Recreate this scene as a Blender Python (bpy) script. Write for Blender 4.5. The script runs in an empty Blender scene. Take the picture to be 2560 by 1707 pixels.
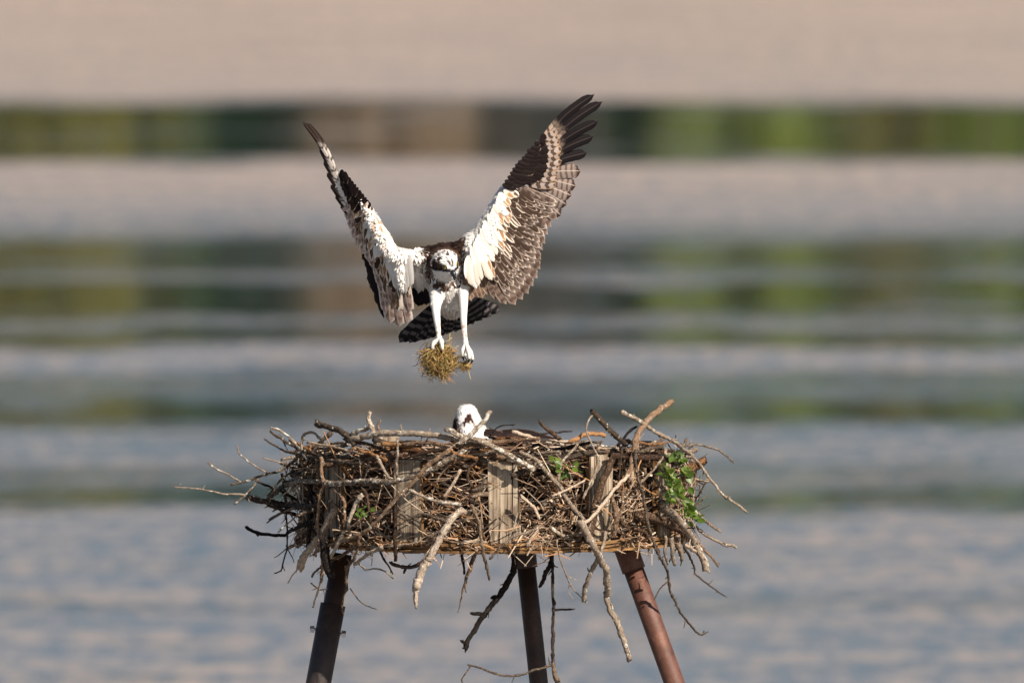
import bpy, math, random
import numpy as np
from mathutils import Vector

random.seed(7)
RNG = np.random.default_rng(7)
scene = bpy.context.scene
COL = scene.collection

# ------------------------------------------------------------------ camera
PITCH = math.radians(3.0)
DIST = 40.0
FWD = np.array([0.0, math.cos(PITCH), -math.sin(PITCH)])
UP = np.array([0.0, math.sin(PITCH), math.cos(PITCH)])
RIGHT = np.array([1.0, 0.0, 0.0])
CENTRE = np.array([0.0, 0.0, 2.72])
CAM = CENTRE - FWD * DIST

cam_data = bpy.data.cameras.new("camera")
cam = bpy.data.objects.new("camera", cam_data)
COL.objects.link(cam)
cam.location = CAM
cam.rotation_euler = (math.radians(90) - PITCH, 0, 0)
cam_data.sensor_width = 36.0
cam_data.lens = 36.0 * DIST / 2.56
cam_data.clip_start = 1.0
cam_data.clip_end = 6000.0
cam_data.dof.use_dof = True
cam_data.dof.focus_distance = DIST - 0.2
cam_data.dof.aperture_fstop = 6.3
scene.camera = cam

# ------------------------------------------------------------------ light
SUN_AZ = math.radians(40)      # to the right of the line from subject to camera
SUN_EL = math.radians(36)
TO_SUN = Vector((math.sin(SUN_AZ) * math.cos(SUN_EL), -math.cos(SUN_AZ) * math.cos(SUN_EL), math.sin(SUN_EL)))
world = bpy.data.worlds.new("World")
scene.world = world
world.use_nodes = True
wn = world.node_tree
bgn = wn.nodes["Background"]
sky = wn.nodes.new("ShaderNodeTexSky")
sky.sky_type = 'NISHITA'
sky.sun_disc = False
sky.sun_elevation = SUN_EL
sky.sun_rotation = math.atan2(TO_SUN.x, TO_SUN.y)
sky.air_density = 1.0
sky.dust_density = 0.7
sky.ozone_density = 1.0
wn.links.new(sky.outputs[0], bgn.inputs[0])
bgn.inputs[1].default_value = 0.052
sun_data = bpy.data.lights.new("sun", 'SUN')
sun_data.energy = 5.0
sun_data.angle = math.radians(0.53)
sun_data.color = (1.0, 0.895, 0.77)
sun = bpy.data.objects.new("sun", sun_data)
COL.objects.link(sun)
sun.rotation_euler = (-TO_SUN).to_track_quat('-Z', 'Y').to_euler()

scene.view_settings.view_transform = 'Standard'
scene.view_settings.look = 'None'
scene.view_settings.gamma = 1.0
scene.view_settings.exposure = 0.75
scene.view_settings.use_curve_mapping = False
scene.render.engine = 'CYCLES'
scene.cycles.use_denoising = True
scene.cycles.max_bounces = 8
scene.cycles.transparent_max_bounces = 8
scene.cycles.sample_clamp_indirect = 6.0


# ------------------------------------------------------------------ helpers
def q2w(q):
    """photo millimetres at the subject (x right, y down, depth away from the camera) -> world"""
    q = np.asarray(q, dtype=float)
    s = 1.0 + q[..., 2:3] / 1000.0 / DIST
    return (CENTRE + RIGHT * ((q[..., 0:1] - 1280.0) / 1000.0 * s)
            + UP * ((853.5 - q[..., 1:2]) / 1000.0 * s) + FWD * (q[..., 2:3] / 1000.0))


def link(o, parent=None):
    COL.objects.link(o)
    if parent is not None:
        o.parent = parent
    return o


def tag(o, label=None, cat=None, group=None, kind=None):
    if label: o["label"] = label
    if cat: o["category"] = cat
    if group: o["group"] = group
    if kind: o["kind"] = kind
    return o


def empty(name, loc):
    o = bpy.data.objects.new(name, None)
    o.empty_display_size = 0.1
    o.location = loc
    return link(o)


def root_loc(o):
    p = np.zeros(3)
    while o is not None:
        p = p + np.array(o.location)
        o = o.parent
    return p


def build(name, verts, faces, mat, parent=None, uv=None, col=None, smooth=True, mats=None, midx=None):
    """one mesh object from world-space vertices; uv and col are per vertex"""
    verts = np.asarray(verts, dtype=float)
    if parent is not None:
        verts = verts - root_loc(parent)
    me = bpy.data.meshes.new(name)
    me.from_pydata(verts.tolist(), [], [list(map(int, f)) for f in faces])
    n = len(me.loops)
    vi = np.empty(n, dtype=np.int32)
    me.loops.foreach_get("vertex_index", vi)
    if uv is not None:
        lay = me.uv_layers.new(name="UVMap")
        lay.data.foreach_set("uv", np.asarray(uv, dtype=np.float32)[vi].ravel())
    if col is not None:
        ca = me.color_attributes.new("Col", 'FLOAT_COLOR', 'POINT')
        c4 = np.ones((len(verts), 4), dtype=np.float32)
        c4[:, :3] = col
        ca.data.foreach_set("color", c4.ravel())
    me.polygons.foreach_set("use_smooth", np.full(len(me.polygons), smooth, dtype=bool))
    for m in (mats or [mat]):
        me.materials.append(m)
    if midx is not None:
        me.polygons.foreach_set("material_index", np.asarray(midx, dtype=np.int32))
    me.update()
    o = bpy.data.objects.new(name, me)
    return link(o, parent)


def catmull(pts, n):
    pts = np.asarray(pts, dtype=float)
    if len(pts) == 1:
        return np.repeat(pts, n, 0)
    ext = np.vstack([2 * pts[0] - pts[1], pts, 2 * pts[-1] - pts[-2]])
    seg = np.linalg.norm(np.diff(pts[:, :3], axis=0), axis=1)
    cum = np.concatenate([[0], np.cumsum(seg)])
    ts = np.linspace(0, cum[-1], n)
    idx = np.clip(np.searchsorted(cum, ts, side='right') - 1, 0, len(pts) - 2)
    t = ((ts - cum[idx]) / np.maximum(seg[idx], 1e-9))[:, None]
    p0, p1, p2, p3 = ext[idx], ext[idx + 1], ext[idx + 2], ext[idx + 3]
    return 0.5 * ((2 * p1) + (-p0 + p2) * t + (2 * p0 - 5 * p1 + 4 * p2 - p3) * t ** 2 + (-p0 + 3 * p1 - 3 * p2 + p3) * t ** 3)


def lerp_poly(pts, t):
    """points at fractions t of a polyline's length"""
    pts = np.asarray(pts, dtype=float)
    if len(pts) == 1:
        return np.repeat(pts, len(t), 0)
    cum = np.concatenate([[0], np.cumsum(np.linalg.norm(np.diff(pts, axis=0), axis=1))])
    cum /= cum[-1]
    return np.stack([np.interp(t, cum, pts[:, k]) for k in range(pts.shape[1])], 1)


def norm(v):
    v = np.asarray(v, dtype=float)
    return v / np.maximum(np.linalg.norm(v, axis=-1, keepdims=True), 1e-12)


class Bag:
    """collects vertices and faces of several shapes that make one mesh"""
    def __init__(self):
        self.v, self.f, self.uv, self.c, self.n = [], [], [], [], 0

    def add(self, v, f, uv=None, c=None):
        v = np.asarray(v, dtype=float)
        self.v.append(v)
        self.f += [[i + self.n for i in q] for q in f]
        self.uv.append(np.zeros((len(v), 2)) if uv is None else np.asarray(uv))
        self.c.append(np.ones((len(v), 3)) if c is None else np.broadcast_to(np.asarray(c, dtype=float), (len(v), 3)))
        self.n += len(v)

    def build(self, name, mat, parent=None, **k):
        return build(name, np.vstack(self.v), self.f, mat, parent, uv=np.vstack(self.uv), col=np.vstack(self.c), **k)


def tube(pts, rad, k=8, rough=0.0, cap=True, flat=1.0, rng=RNG):
    pts = np.asarray(pts, dtype=float)
    n = len(pts)
    rad = np.broadcast_to(np.asarray(rad, dtype=float), (n,))
    tan = norm(np.gradient(pts, axis=0))
    ref = np.array([0.3, -0.9, 0.2]) if abs(tan[0] @ norm([0.3, -0.9, 0.2])) < 0.9 else np.array([1.0, 0, 0])
    a = np.empty((n, 3)); b = np.empty((n, 3))
    v = ref
    for i in range(n):
        v = norm(v - tan[i] * (v @ tan[i]))
        a[i] = v
        b[i] = np.cross(tan[i], v)
    ang = np.linspace(0, 2 * math.pi, k, endpoint=False)
    r = rad[:, None] * np.ones((n, k))
    if rough:
        r = r * (1 + rough * rng.normal(0, 1, (n, k)) * 0.6 + rough * rng.normal(0, 1, (n, 1)) * 0.7)
    V = pts[:, None, :] + r[..., None] * (np.cos(ang)[None, :, None] * a[:, None, :] + flat * np.sin(ang)[None, :, None] * b[:, None, :])
    cum = np.concatenate([[0], np.cumsum(np.linalg.norm(np.diff(pts, axis=0), axis=1))])
    UV = np.stack([np.broadcast_to(ang / (2 * math.pi), (n, k)), np.broadcast_to(cum[:, None], (n, k))], -1)
    F = []
    for i in range(n - 1):
        for j in range(k):
            jj = (j + 1) % k
            F.append([i * k + j, i * k + jj, (i + 1) * k + jj, (i + 1) * k + j])
    V = V.reshape(-1, 3); UV = UV.reshape(-1, 2)
    if cap:
        F.append(list(range(k))[::-1])
        F.append([(n - 1) * k + j for j in range(k)])
    return V, F, UV


# ------------------------------------------------------------------ material helpers
class NT:
    def __init__(self, name):
        self.m = bpy.data.materials.new(name)
        self.m.use_nodes = True
        self.t = self.m.node_tree
        self.b = self.t.nodes["Principled BSDF"]
        self.out = self.t.nodes["Material Output"]

    def n(self, typ, **k):
        nd = self.t.nodes.new(typ)
        for a, v in k.items():
            setattr(nd, a, v)
        return nd

    def put(self, sock, val):
        if isinstance(val, bpy.types.NodeSocket):
            self.t.links.new(val, sock)
        elif isinstance(val, (tuple, list)):
            sock.default_value = (*val, 1.0) if (len(val) == 3 and sock.type == 'RGBA') else val
        else:
            sock.default_value = val

    def math(self, op, a, b=0.0, c=0.0, clamp=False):
        nd = self.n("ShaderNodeMath", operation=op, use_clamp=clamp)
        self.put(nd.inputs[0], a); self.put(nd.inputs[1], b); self.put(nd.inputs[2], c)
        return nd.outputs[0]

    def mix(self, f, a, b):
        nd = self.n("ShaderNodeMix", data_type='RGBA')
        self.put(nd.inputs[0], f); self.put(nd.inputs[6], a); self.put(nd.inputs[7], b)
        return nd.outputs[2]

    def fmix(self, f, a, b):
        nd = self.n("ShaderNodeMix", data_type='FLOAT')
        self.put(nd.inputs[0], f); self.put(nd.inputs[2], a); self.put(nd.inputs[3], b)
        return nd.outputs[0]

    def noise(self, vec, scale, detail=3.0, rough=0.55, out=0):
        nd = self.n("ShaderNodeTexNoise")
        if vec is not None: self.put(nd.inputs["Vector"], vec)
        nd.inputs["Scale"].default_value = scale
        nd.inputs["Detail"].default_value = detail
        nd.inputs["Roughness"].default_value = rough
        return nd.outputs[out]

    def mapping(self, vec, scale=(1, 1, 1), loc=(0, 0, 0)):
        nd = self.n("ShaderNodeMapping")
        self.put(nd.inputs[0], vec)
        nd.inputs["Scale"].default_value = scale
        nd.inputs["Location"].default_value = loc
        return nd.outputs[0]

    def ramp(self, f, stops, interp='LINEAR'):
        nd = self.n("ShaderNodeValToRGB")
        cr = nd.color_ramp
        cr.interpolation = interp
        while len(cr.elements) < len(stops):
            cr.elements.new(0.5)
        for e, (p, c) in zip(cr.elements, stops):
            e.position = p
            e.color = (*c, 1) if isinstance(c, (tuple, list)) else (c, c, c, 1)
        self.put(nd.inputs[0], f)
        return nd.outputs[0]

    def step(self, f, lo, hi):
        nd = self.n("ShaderNodeMapRange", interpolation_type='SMOOTHSTEP')
        self.put(nd.inputs[0], f)
        self.put(nd.inputs[1], lo); self.put(nd.inputs[2], hi)
        return nd.outputs[0]

    def coord(self, which="Object"):
        return self.n("ShaderNodeTexCoord").outputs[which]

    def attr(self, name="Col"):
        return self.n("ShaderNodeAttribute", attribute_name=name).outputs["Color"]

    def bump(self, h, strength=0.5, dist=0.001):
        nd = self.n("ShaderNodeBump")
        nd.inputs["Strength"].default_value = strength
        nd.inputs["Distance"].default_value = dist
        self.put(nd.inputs["Height"], h)
        self.put(self.b.inputs["Normal"], nd.outputs[0])
        return nd.outputs[0]

    def base(self, c, rough=0.8, spec=0.3):
        self.put(self.b.inputs["Base Color"], c)
        self.put(self.b.inputs["Roughness"], rough)
        self.b.inputs["Specular IOR Level"].default_value = spec
        return self.m


# ------------------------------------------------------------------ setting: water, far shore, wood
def water_material():
    w = NT("lake_water")
    pos = w.n("ShaderNodeNewGeometry").outputs["Position"]
    sep = w.n("ShaderNodeSeparateXYZ"); w.put(sep.inputs[0], pos)
    X, Y = sep.outputs[0], sep.outputs[1]
    # distance along the lake, wobbled so that the slicks have uneven edges
    wob = w.noise(w.mapping(pos, (0.45, 0.22, 1)), 1.0, 4.0, 0.6)
    wob2 = w.noise(w.mapping(pos, (1.2, 1.4, 1), (3, 9, 0)), 1.0, 3.0, 0.6)
    wob3 = w.noise(w.mapping(pos, (0.55, 2.0, 1), (8, 1, 0)), 1.0, 4.0, 0.65)
    Yw = w.math('ADD', w.math('ADD', Y, w.math('MULTIPLY', w.math('SUBTRACT', wob3, 0.5), 4.5)), w.math('ADD', w.math('MULTIPLY', w.math('SUBTRACT', wob, 0.5), 4.2),
                                 w.math('MULTIPLY', w.math('SUBTRACT', wob2, 0.5), 0.9)))
    lo, hi = 24.0, 118.0
    f = w.math('DIVIDE', w.math('SUBTRACT', Yw, lo), hi - lo)
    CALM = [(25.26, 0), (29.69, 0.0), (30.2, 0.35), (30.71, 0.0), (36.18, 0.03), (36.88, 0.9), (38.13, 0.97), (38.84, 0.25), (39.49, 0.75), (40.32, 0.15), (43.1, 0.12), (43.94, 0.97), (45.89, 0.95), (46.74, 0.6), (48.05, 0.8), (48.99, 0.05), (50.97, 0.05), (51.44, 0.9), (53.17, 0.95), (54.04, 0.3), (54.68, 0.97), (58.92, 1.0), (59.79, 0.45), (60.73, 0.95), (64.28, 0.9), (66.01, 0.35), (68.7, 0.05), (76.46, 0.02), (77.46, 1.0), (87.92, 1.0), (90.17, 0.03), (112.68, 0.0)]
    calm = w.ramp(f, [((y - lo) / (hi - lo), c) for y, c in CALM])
    # thin streaks of wind and slick everywhere
    st = w.noise(w.mapping(pos, (0.55, 1.0, 1), (11, 4, 0)), 1.0, 4.0, 0.62)
    calm = w.math('MULTIPLY', calm, w.step(st, 0.24, 0.42))
    calm = w.math('ADD', calm, w.math('MULTIPLY', w.step(st, 0.57, 0.75), 0.45), clamp=True)
    # floating tan weed and pollen film, thick far out, in loose patches nearer
    pa = w.noise(w.mapping(pos, (6.5, 1.9, 1), (5, 2, 0)), 1.0, 5.0, 0.65)
    pb = w.noise(w.mapping(pos, (0.35, 1.5, 1), (1, 7, 0)), 1.0, 5.0, 0.65)
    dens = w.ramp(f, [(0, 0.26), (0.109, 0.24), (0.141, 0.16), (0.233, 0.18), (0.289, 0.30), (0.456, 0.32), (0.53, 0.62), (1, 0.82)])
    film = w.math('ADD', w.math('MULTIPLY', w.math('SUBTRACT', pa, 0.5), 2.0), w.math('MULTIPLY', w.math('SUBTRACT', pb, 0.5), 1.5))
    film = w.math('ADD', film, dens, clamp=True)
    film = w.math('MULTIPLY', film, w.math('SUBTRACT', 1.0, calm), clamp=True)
    # ripples
    r1 = w.noise(w.mapping(pos, (2.2, 3.6, 1)), 1.0, 4.0, 0.6)
    r2 = w.noise(w.mapping(pos, (0.6, 1.3, 1), (2, 2, 0)), 1.0, 3.0, 0.5)
    h = w.math('ADD', w.math('MULTIPLY', r1, 0.12), w.math('MULTIPLY', r2, 0.2))
    amp = w.fmix(calm, 0.30, 0.016)
    h = w.math('MULTIPLY', h, amp)
    bp = w.n("ShaderNodeBump")
    bp.inputs["Strength"].default_value = 1.0
    bp.inputs["Distance"].default_value = 1.0
    w.put(bp.inputs["Height"], h)
    b = w.b
    b.inputs["IOR"].default_value = 1.333
    w.put(b.inputs["Base Color"], w.mix(calm, (0.10, 0.125, 0.158), (0.03, 0.04, 0.038)))  # paler blue base under ripples stands in for reflected sky
    w.put(b.inputs["Roughness"], w.fmix(calm, 0.26, 0.03))
    w.put(b.inputs["Normal"], bp.outputs[0])
    d = w.n("ShaderNodeBsdfPrincipled")
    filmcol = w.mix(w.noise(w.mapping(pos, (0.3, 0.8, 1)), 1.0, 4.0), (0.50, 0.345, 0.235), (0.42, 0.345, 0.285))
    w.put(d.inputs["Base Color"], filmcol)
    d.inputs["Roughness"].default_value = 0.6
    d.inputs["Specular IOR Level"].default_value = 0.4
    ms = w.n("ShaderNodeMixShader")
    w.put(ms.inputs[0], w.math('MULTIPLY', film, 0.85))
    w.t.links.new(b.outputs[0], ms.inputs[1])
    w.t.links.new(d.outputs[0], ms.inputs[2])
    w.t.links.new(ms.outputs[0], w.out.inputs[0])
    return w.m


SHORE_Y = 220.0
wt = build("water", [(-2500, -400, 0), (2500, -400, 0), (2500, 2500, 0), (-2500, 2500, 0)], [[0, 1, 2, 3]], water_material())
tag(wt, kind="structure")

g = NT("shore_soil")
g.base(g.mix(g.noise(g.coord(), 0.4), (0.10, 0.085, 0.05), (0.06, 0.08, 0.03)))
xs = np.linspace(-600, 600, 61)
vs, fs = [], []
for i, x in enumerate(xs):
    y0 = SHORE_Y + 2.0 * math.sin(x * 0.05) + RNG.normal(0, .6) * (abs(x) > 20)
    vs += [(x, y0, -0.6), (x, y0 + 4, 0.8), (x, y0 + 60, 6.0), (x, 900, 10.0)]
for i in range(60):
    for j in range(3):
        a = i * 4 + j
        fs.append([a, a + 4, a + 5, a + 1])
tag(build("shore", vs, fs, g.m, smooth=True), kind="structure")

# the wood on the far shore, seen only as its reflection on the slicks: one mass
def leaf_mat(name, a, b):
    l = NT(name)
    l.base(l.mix(l.noise(l.coord(), 0.9, 2.0), a, b), 0.6, 0.25)
    return l.m
WOOD = [leaf_mat("olive_leaves", (0.12, 0.125, 0.02), (0.17, 0.155, 0.04)),
        leaf_mat("dark_needles", (0.012, 0.045, 0.02), (0.028, 0.07, 0.028)),
        leaf_mat("brown_reeds", (0.20, 0.145, 0.095), (0.28, 0.205, 0.135)),
        leaf_mat("grey_twigs", (0.04, 0.04, 0.034), (0.07, 0.062, 0.05)),
        leaf_mat("fresh_leaves", (0.10, 0.14, 0.018), (0.145, 0.18, 0.03)),
        leaf_mat("mid_leaves", (0.04, 0.075, 0.016), (0.07, 0.105, 0.025))]
# (x of the stem, half width, height, leaf kind, depth)
TREES = [(-10.2, 1.6, 17, 0, 3), (-8.3, 1.3, 19, 0, 1.2), (-7.0, 1.1, 18, 0, .8), (-5.5, 0.9, 20, 1, 2.5), (-4.6, 1.1, 22, 1, 3), (-3.7, .8, 20, 1, 2.4),
         (-2.7, 1.0, 13, 2, 1.5), (-1.3, 1.0, 13, 2, 1.6), (-2.0, 1.2, 22, 5, 5), (-0.2, 0.9, 17, 3, 2), (0.9, 0.9, 19, 3, 2.5), (1.9, .7, 20, 1, 3),
         (0.2, 1.4, 22, 5, 6), (2.9, 0.75, 17, 4, 2), (3.6, .5, 20, 1, 3), (4.4, 0.9, 18, 4, 2.2), (5.5, .6, 20, 5, 3), (6.3, .7, 18, 0, 2.4), (7.0, .55, 20, 5, 3), (7.8, .8, 18, 4, 2.2),
         (8.8, .6, 21, 1, 3), (9.8, 1.0, 18, 4, 3)]
for s in (-1, 1):
    for k in range(22):
        TREES.append((s * (11.5 + k * 2.2 + random.uniform(-.5, .5)), random.uniform(1.2, 1.9), random.uniform(13, 22), random.choice([0, 1, 4, 5, 5, 1]), random.uniform(2, 6)))
V, F, MI = [], [], []
nv = 0
for (x, hw, H, kind, dy) in TREES:
    n = int(700 * (0.6 + hw * 0.6) * (H / 18.0))
    u = RNG.random(n)
    z = 0.25 + u * (H - .25)
    prof = np.where(u < .12, 0.75 + u * 2.1, np.sqrt(np.clip(1 - ((u - .12) / .88) ** 2.2, 0.02, 1)))
    prof = prof * (0.85 + 0.2 * np.sin(u * 23 + x * 7) + 0.22 * np.sin(u * 9 + x * 3))
    ang = RNG.random(n) * 6.283
    rr = np.abs(RNG.normal(0, .72, n)) * hw * prof
    c = np.stack([x + rr * np.cos(ang), SHORE_Y + 3 + dy + rr * np.sin(ang), z + 0.5], 1)
    s = RNG.uniform(.22, .5, n)[:, None]
    a = norm(RNG.normal(0, 1, (n, 3))) * s
    b = norm(np.cross(a, RNG.normal(0, 1, (n, 3)))) * s * .7
    q = np.stack([c - a, c - b, c + a, c + b], 1).reshape(-1, 3)
    V.append(q)
    F += (np.arange(n * 4).reshape(-1, 4) + nv).tolist()
    MI += [kind] * n
    nv += n * 4
    tv, tf, _ = tube(np.array([(x, SHORE_Y + 3 + dy, -0.2), (x + .1, SHORE_Y + 3 + dy, H * .5), (x, SHORE_Y + 3 + dy, H * .92)]), [.22, .14, .04], 6)
    V.append(tv); F += [[i + nv for i in q2] for q2 in tf]; MI += [3] * len(tf); nv += len(tv)
# the closed, darker wood behind them
n = 26000
c = np.stack([RNG.uniform(-190, 190, n), SHORE_Y + 14 + RNG.uniform(0, 5, n), np.zeros(n)], 1)
c[:, 2] = 1.0 + RNG.random(n) * (15 + 3 * np.sin(c[:, 0] * .6) + 2 * np.sin(c[:, 0] * 1.7))
a = norm(RNG.normal(0, 1, (n, 3))) * RNG.uniform(.6, 1.1, (n, 1))
b = norm(np.cross(a, RNG.normal(0, 1, (n, 3)))) * .8
V.append(np.stack([c - a, c - b, c + a, c + b], 1).reshape(-1, 3))
F += (np.arange(n * 4).reshape(-1, 4) + nv).tolist()
MI += [1 if r < .5 else 5 for r in RNG.random(n)]
wd = build("far_woods", np.vstack(V), F, None, mats=WOOD, midx=MI, smooth=False)
tag(wd, "mixed green and brown wood lining the far shore, mirrored in the water", "woods", kind="stuff")


# ------------------------------------------------------------------ materials for wood and metal
def bark(name, dark, light, lichen=0.0, lichen_col=(0.60, 0.57, 0.50), fibre=0.45):
    k = NT(name)
    ob = k.coord("Object")
    uv = k.coord("UV")
    rnd = k.n("ShaderNodeObjectInfo").outputs["Random"]
    fib = k.noise(k.mapping(uv, (7.0, 45.0, 1)), 1.0, 5.0, 0.7)
    blot = k.noise(ob, 110.0, 6.0, 0.75)
    speck = k.noise(ob, 330.0, 3.0, 0.7)
    f = k.math('ADD', k.math('MULTIPLY', fib, fibre), k.math('MULTIPLY', blot, 1.0 - fibre))
    f = k.math('ADD', f, k.math('MULTIPLY', k.math('SUBTRACT', speck, 0.5), 0.7))
    f = k.math('ADD', f, k.math('MULTIPLY', k.math('SUBTRACT', rnd, 0.5), 0.24))
    c = k.ramp(f, [(0.38, tuple(x * .35 for x in dark)), (0.49, dark), (0.63, light)])
    if lichen > 0:
        ln = k.math('ADD', k.noise(ob, 75.0, 5.0, 0.75), k.math('MULTIPLY', k.math('SUBTRACT', rnd, 0.5), 0.12))
        lm = k.step(ln, 0.68 - 0.19 * lichen, 0.72 - 0.19 * lichen)
        c = k.mix(k.math('MULTIPLY', lm, 0.92), c, lichen_col)
    k.base(c, 0.9, 0.15)
    k.bump(k.math('ADD', k.math('ADD', blot, k.math('MULTIPLY', fib, 0.6)), k.math('MULTIPLY', speck, 0.6)), 0.9, 0.003)
    return k.m


BARK = {
    'g': bark("grey_bark", (0.10, 0.072, 0.052), (0.30, 0.235, 0.175), 0.35),
    'w': bark("bleached_driftwood", (0.30, 0.23, 0.17), (0.62, 0.52, 0.42), 0.0, fibre=0.7),
    'l': bark("lichened_bark", (0.10, 0.072, 0.050), (0.30, 0.235, 0.175), 0.62),
    'b': bark("brown_bark", (0.065, 0.038, 0.024), (0.225, 0.145, 0.09), 0.15),
    'd': bark("dark_bark", (0.018, 0.013, 0.011), (0.085, 0.062, 0.05), 0.0),
    'p': bark("bare_pale_wood", (0.22, 0.155, 0.105), (0.50, 0.395, 0.30), 0.0, fibre=0.8),
    'o': bark("split_orange_wood", (0.10, 0.045, 0.02), (0.36, 0.19, 0.085), 0.0, fibre=0.8),
}


def board_material():
    k = NT("weathered_board")
    ob = k.coord("Object")
    rnd = k.n("ShaderNodeObjectInfo").outputs["Random"]
    off = k.n("ShaderNodeCombineXYZ"); k.put(off.inputs[0], k.math('MULTIPLY', rnd, 9.0)); k.put(off.inputs[2], k.math('MULTIPLY', rnd, 3.0))
    v = k.n("ShaderNodeVectorMath", operation='ADD'); k.put(v.inputs[0], ob); k.put(v.inputs[1], off.outputs[0])
    v = v.outputs[0]
    grain = k.noise(k.mapping(v, (260, 60, 7)), 1.0, 5.0, 0.7)
    broad = k.noise(k.mapping(v, (45, 20, 5)), 1.0, 3.0, 0.6)
    crack = k.noise(k.mapping(v, (150, 40, 2.2), (4, 4, 4)), 1.0, 2.0, 0.5)
    f = k.math('ADD', k.math('MULTIPLY', grain, 0.6), k.math('MULTIPLY', broad, 0.4))
    c = k.ramp(f, [(0.38, (0.06, 0.041, 0.027)), (0.49, (0.23, 0.175, 0.122)), (0.62, (0.45, 0.375, 0.285))])
    c = k.mix(k.step(crack, 0.40, 0.35), c, (0.045, 0.03, 0.02))
    c = k.mix(k.math('MULTIPLY', k.step(k.noise(v, 16.0, 3.0, .6), .52, .66), .6), c, (0.085, 0.062, 0.042))
    k.base(c, 0.85, 0.2)
    k.bump(k.math('ADD', grain, k.math('MULTIPLY', k.step(crack, 0.30, 0.38), 0.7)), 0.8, 0.002)
    return k.m


def ply_material():
    k = NT("plywood_edge")
    ob = k.coord("Object")
    c = k.ramp(k.noise(k.mapping(ob, (16, 16, 160)), 1.0, 5.0, 0.75), [(0.34, (0.035, 0.018, 0.009)), (0.54, (0.20, 0.105, 0.04)), (0.75, (0.44, 0.27, 0.12))])
    k.base(c, 0.8, 0.25)
    k.bump(k.noise(k.mapping(ob, (60, 60, 400)), 1.0, 3.0), 0.6, 0.002)
    return k.m


def rust_material(name, a, b, c3):
    k = NT(name)
    ob = k.coord("Object")
    n1 = k.noise(ob, 22.0, 5.0, 0.7)
    n2 = k.noise(ob, 240.0, 4.0, 0.75)
    c = k.ramp(k.math('ADD', k.math('MULTIPLY', n1, 0.6), k.math('MULTIPLY', n2, 0.4)), [(0.3, a), (0.52, b), (0.72, c3)])
    k.base(c, 0.55, 0.45)
    k.b.inputs["Metallic"].default_value = 0.15
    k.bump(n2, 0.6, 0.0015)
    return k.m


M_BOARD, M_PLY = board_material(), ply_material()
M_RUST = rust_material("rusted_steel", (0.035, 0.014, 0.010), (0.115, 0.047, 0.031), (0.24, 0.11, 0.07))
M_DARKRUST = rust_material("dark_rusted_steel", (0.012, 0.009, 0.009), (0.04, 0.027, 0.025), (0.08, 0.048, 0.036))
M_SHADERUST = rust_material("shade_darkened_rust", (0.008, 0.005, 0.005), (0.028, 0.013, 0.010), (0.085, 0.036, 0.02))  # rust darkened to imitate shade under the nest on left and centre legs
k = NT("galvanised_bolt"); k.base((0.55, 0.56, 0.58), 0.35, 0.5); k.b.inputs["Metallic"].default_value = 0.9
M_BOLT = k.m

# ------------------------------------------------------------------ nesting platform
PX0 = 1230.0
R_DECK = 0.485
rim = q2w(np.array([PX0, 1359.0, -485.0]))
PC = np.array([rim[0], rim[1] + 0.485, rim[2]])       # centre of the deck's top
platform = empty("nest_platform", (PC[0], PC[1], 0.0))
tag(platform, "round wooden nest platform with upright weathered boards on three rusty pipe legs", "platform")
# deck of three plies
SEG = 72
for i, (dz, th, rr) in enumerate([(0.0, 0.0070, 0.0), (-0.0095, 0.0060, -0.003), (-0.0180, 0.0065, 0.002)]):
    ang = np.linspace(0, 2 * math.pi, SEG, endpoint=False)
    r = R_DECK + rr + RNG.normal(0, 0.004, SEG)
    top = np.stack([PC[0] + r * np.cos(ang), PC[1] + r * np.sin(ang), np.full(SEG, PC[2] + dz) + RNG.normal(0, .0007, SEG)], 1)
    bot = top.copy(); bot[:, 2] -= th
    f = [[j, (j + 1) % SEG, SEG + (j + 1) % SEG, SEG + j][::-1] for j in range(SEG)] + [list(range(SEG)), list(range(SEG, 2 * SEG))[::-1]]
    build("plywood_layer", np.vstack([top, bot]), f, M_PLY, platform, smooth=False)
# joists under the deck
for dx in (-0.2, 0.06, 0.3):
    x, hl = PC[0] + dx, math.sqrt(R_DECK ** 2 - dx ** 2) - 0.16
    v = [(x + a * .022, PC[1] + b * hl, PC[2] - .0255 - c * .012) for a in (-1, 1) for b in (-1, 1) for c in (0, 1)]
    build("joist", v, [[0, 1, 3, 2], [4, 6, 7, 5], [0, 4, 5, 1], [2, 3, 7, 6], [0, 2, 6, 4], [1, 5, 7, 3]], M_BOARD, platform, smooth=False)


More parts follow.
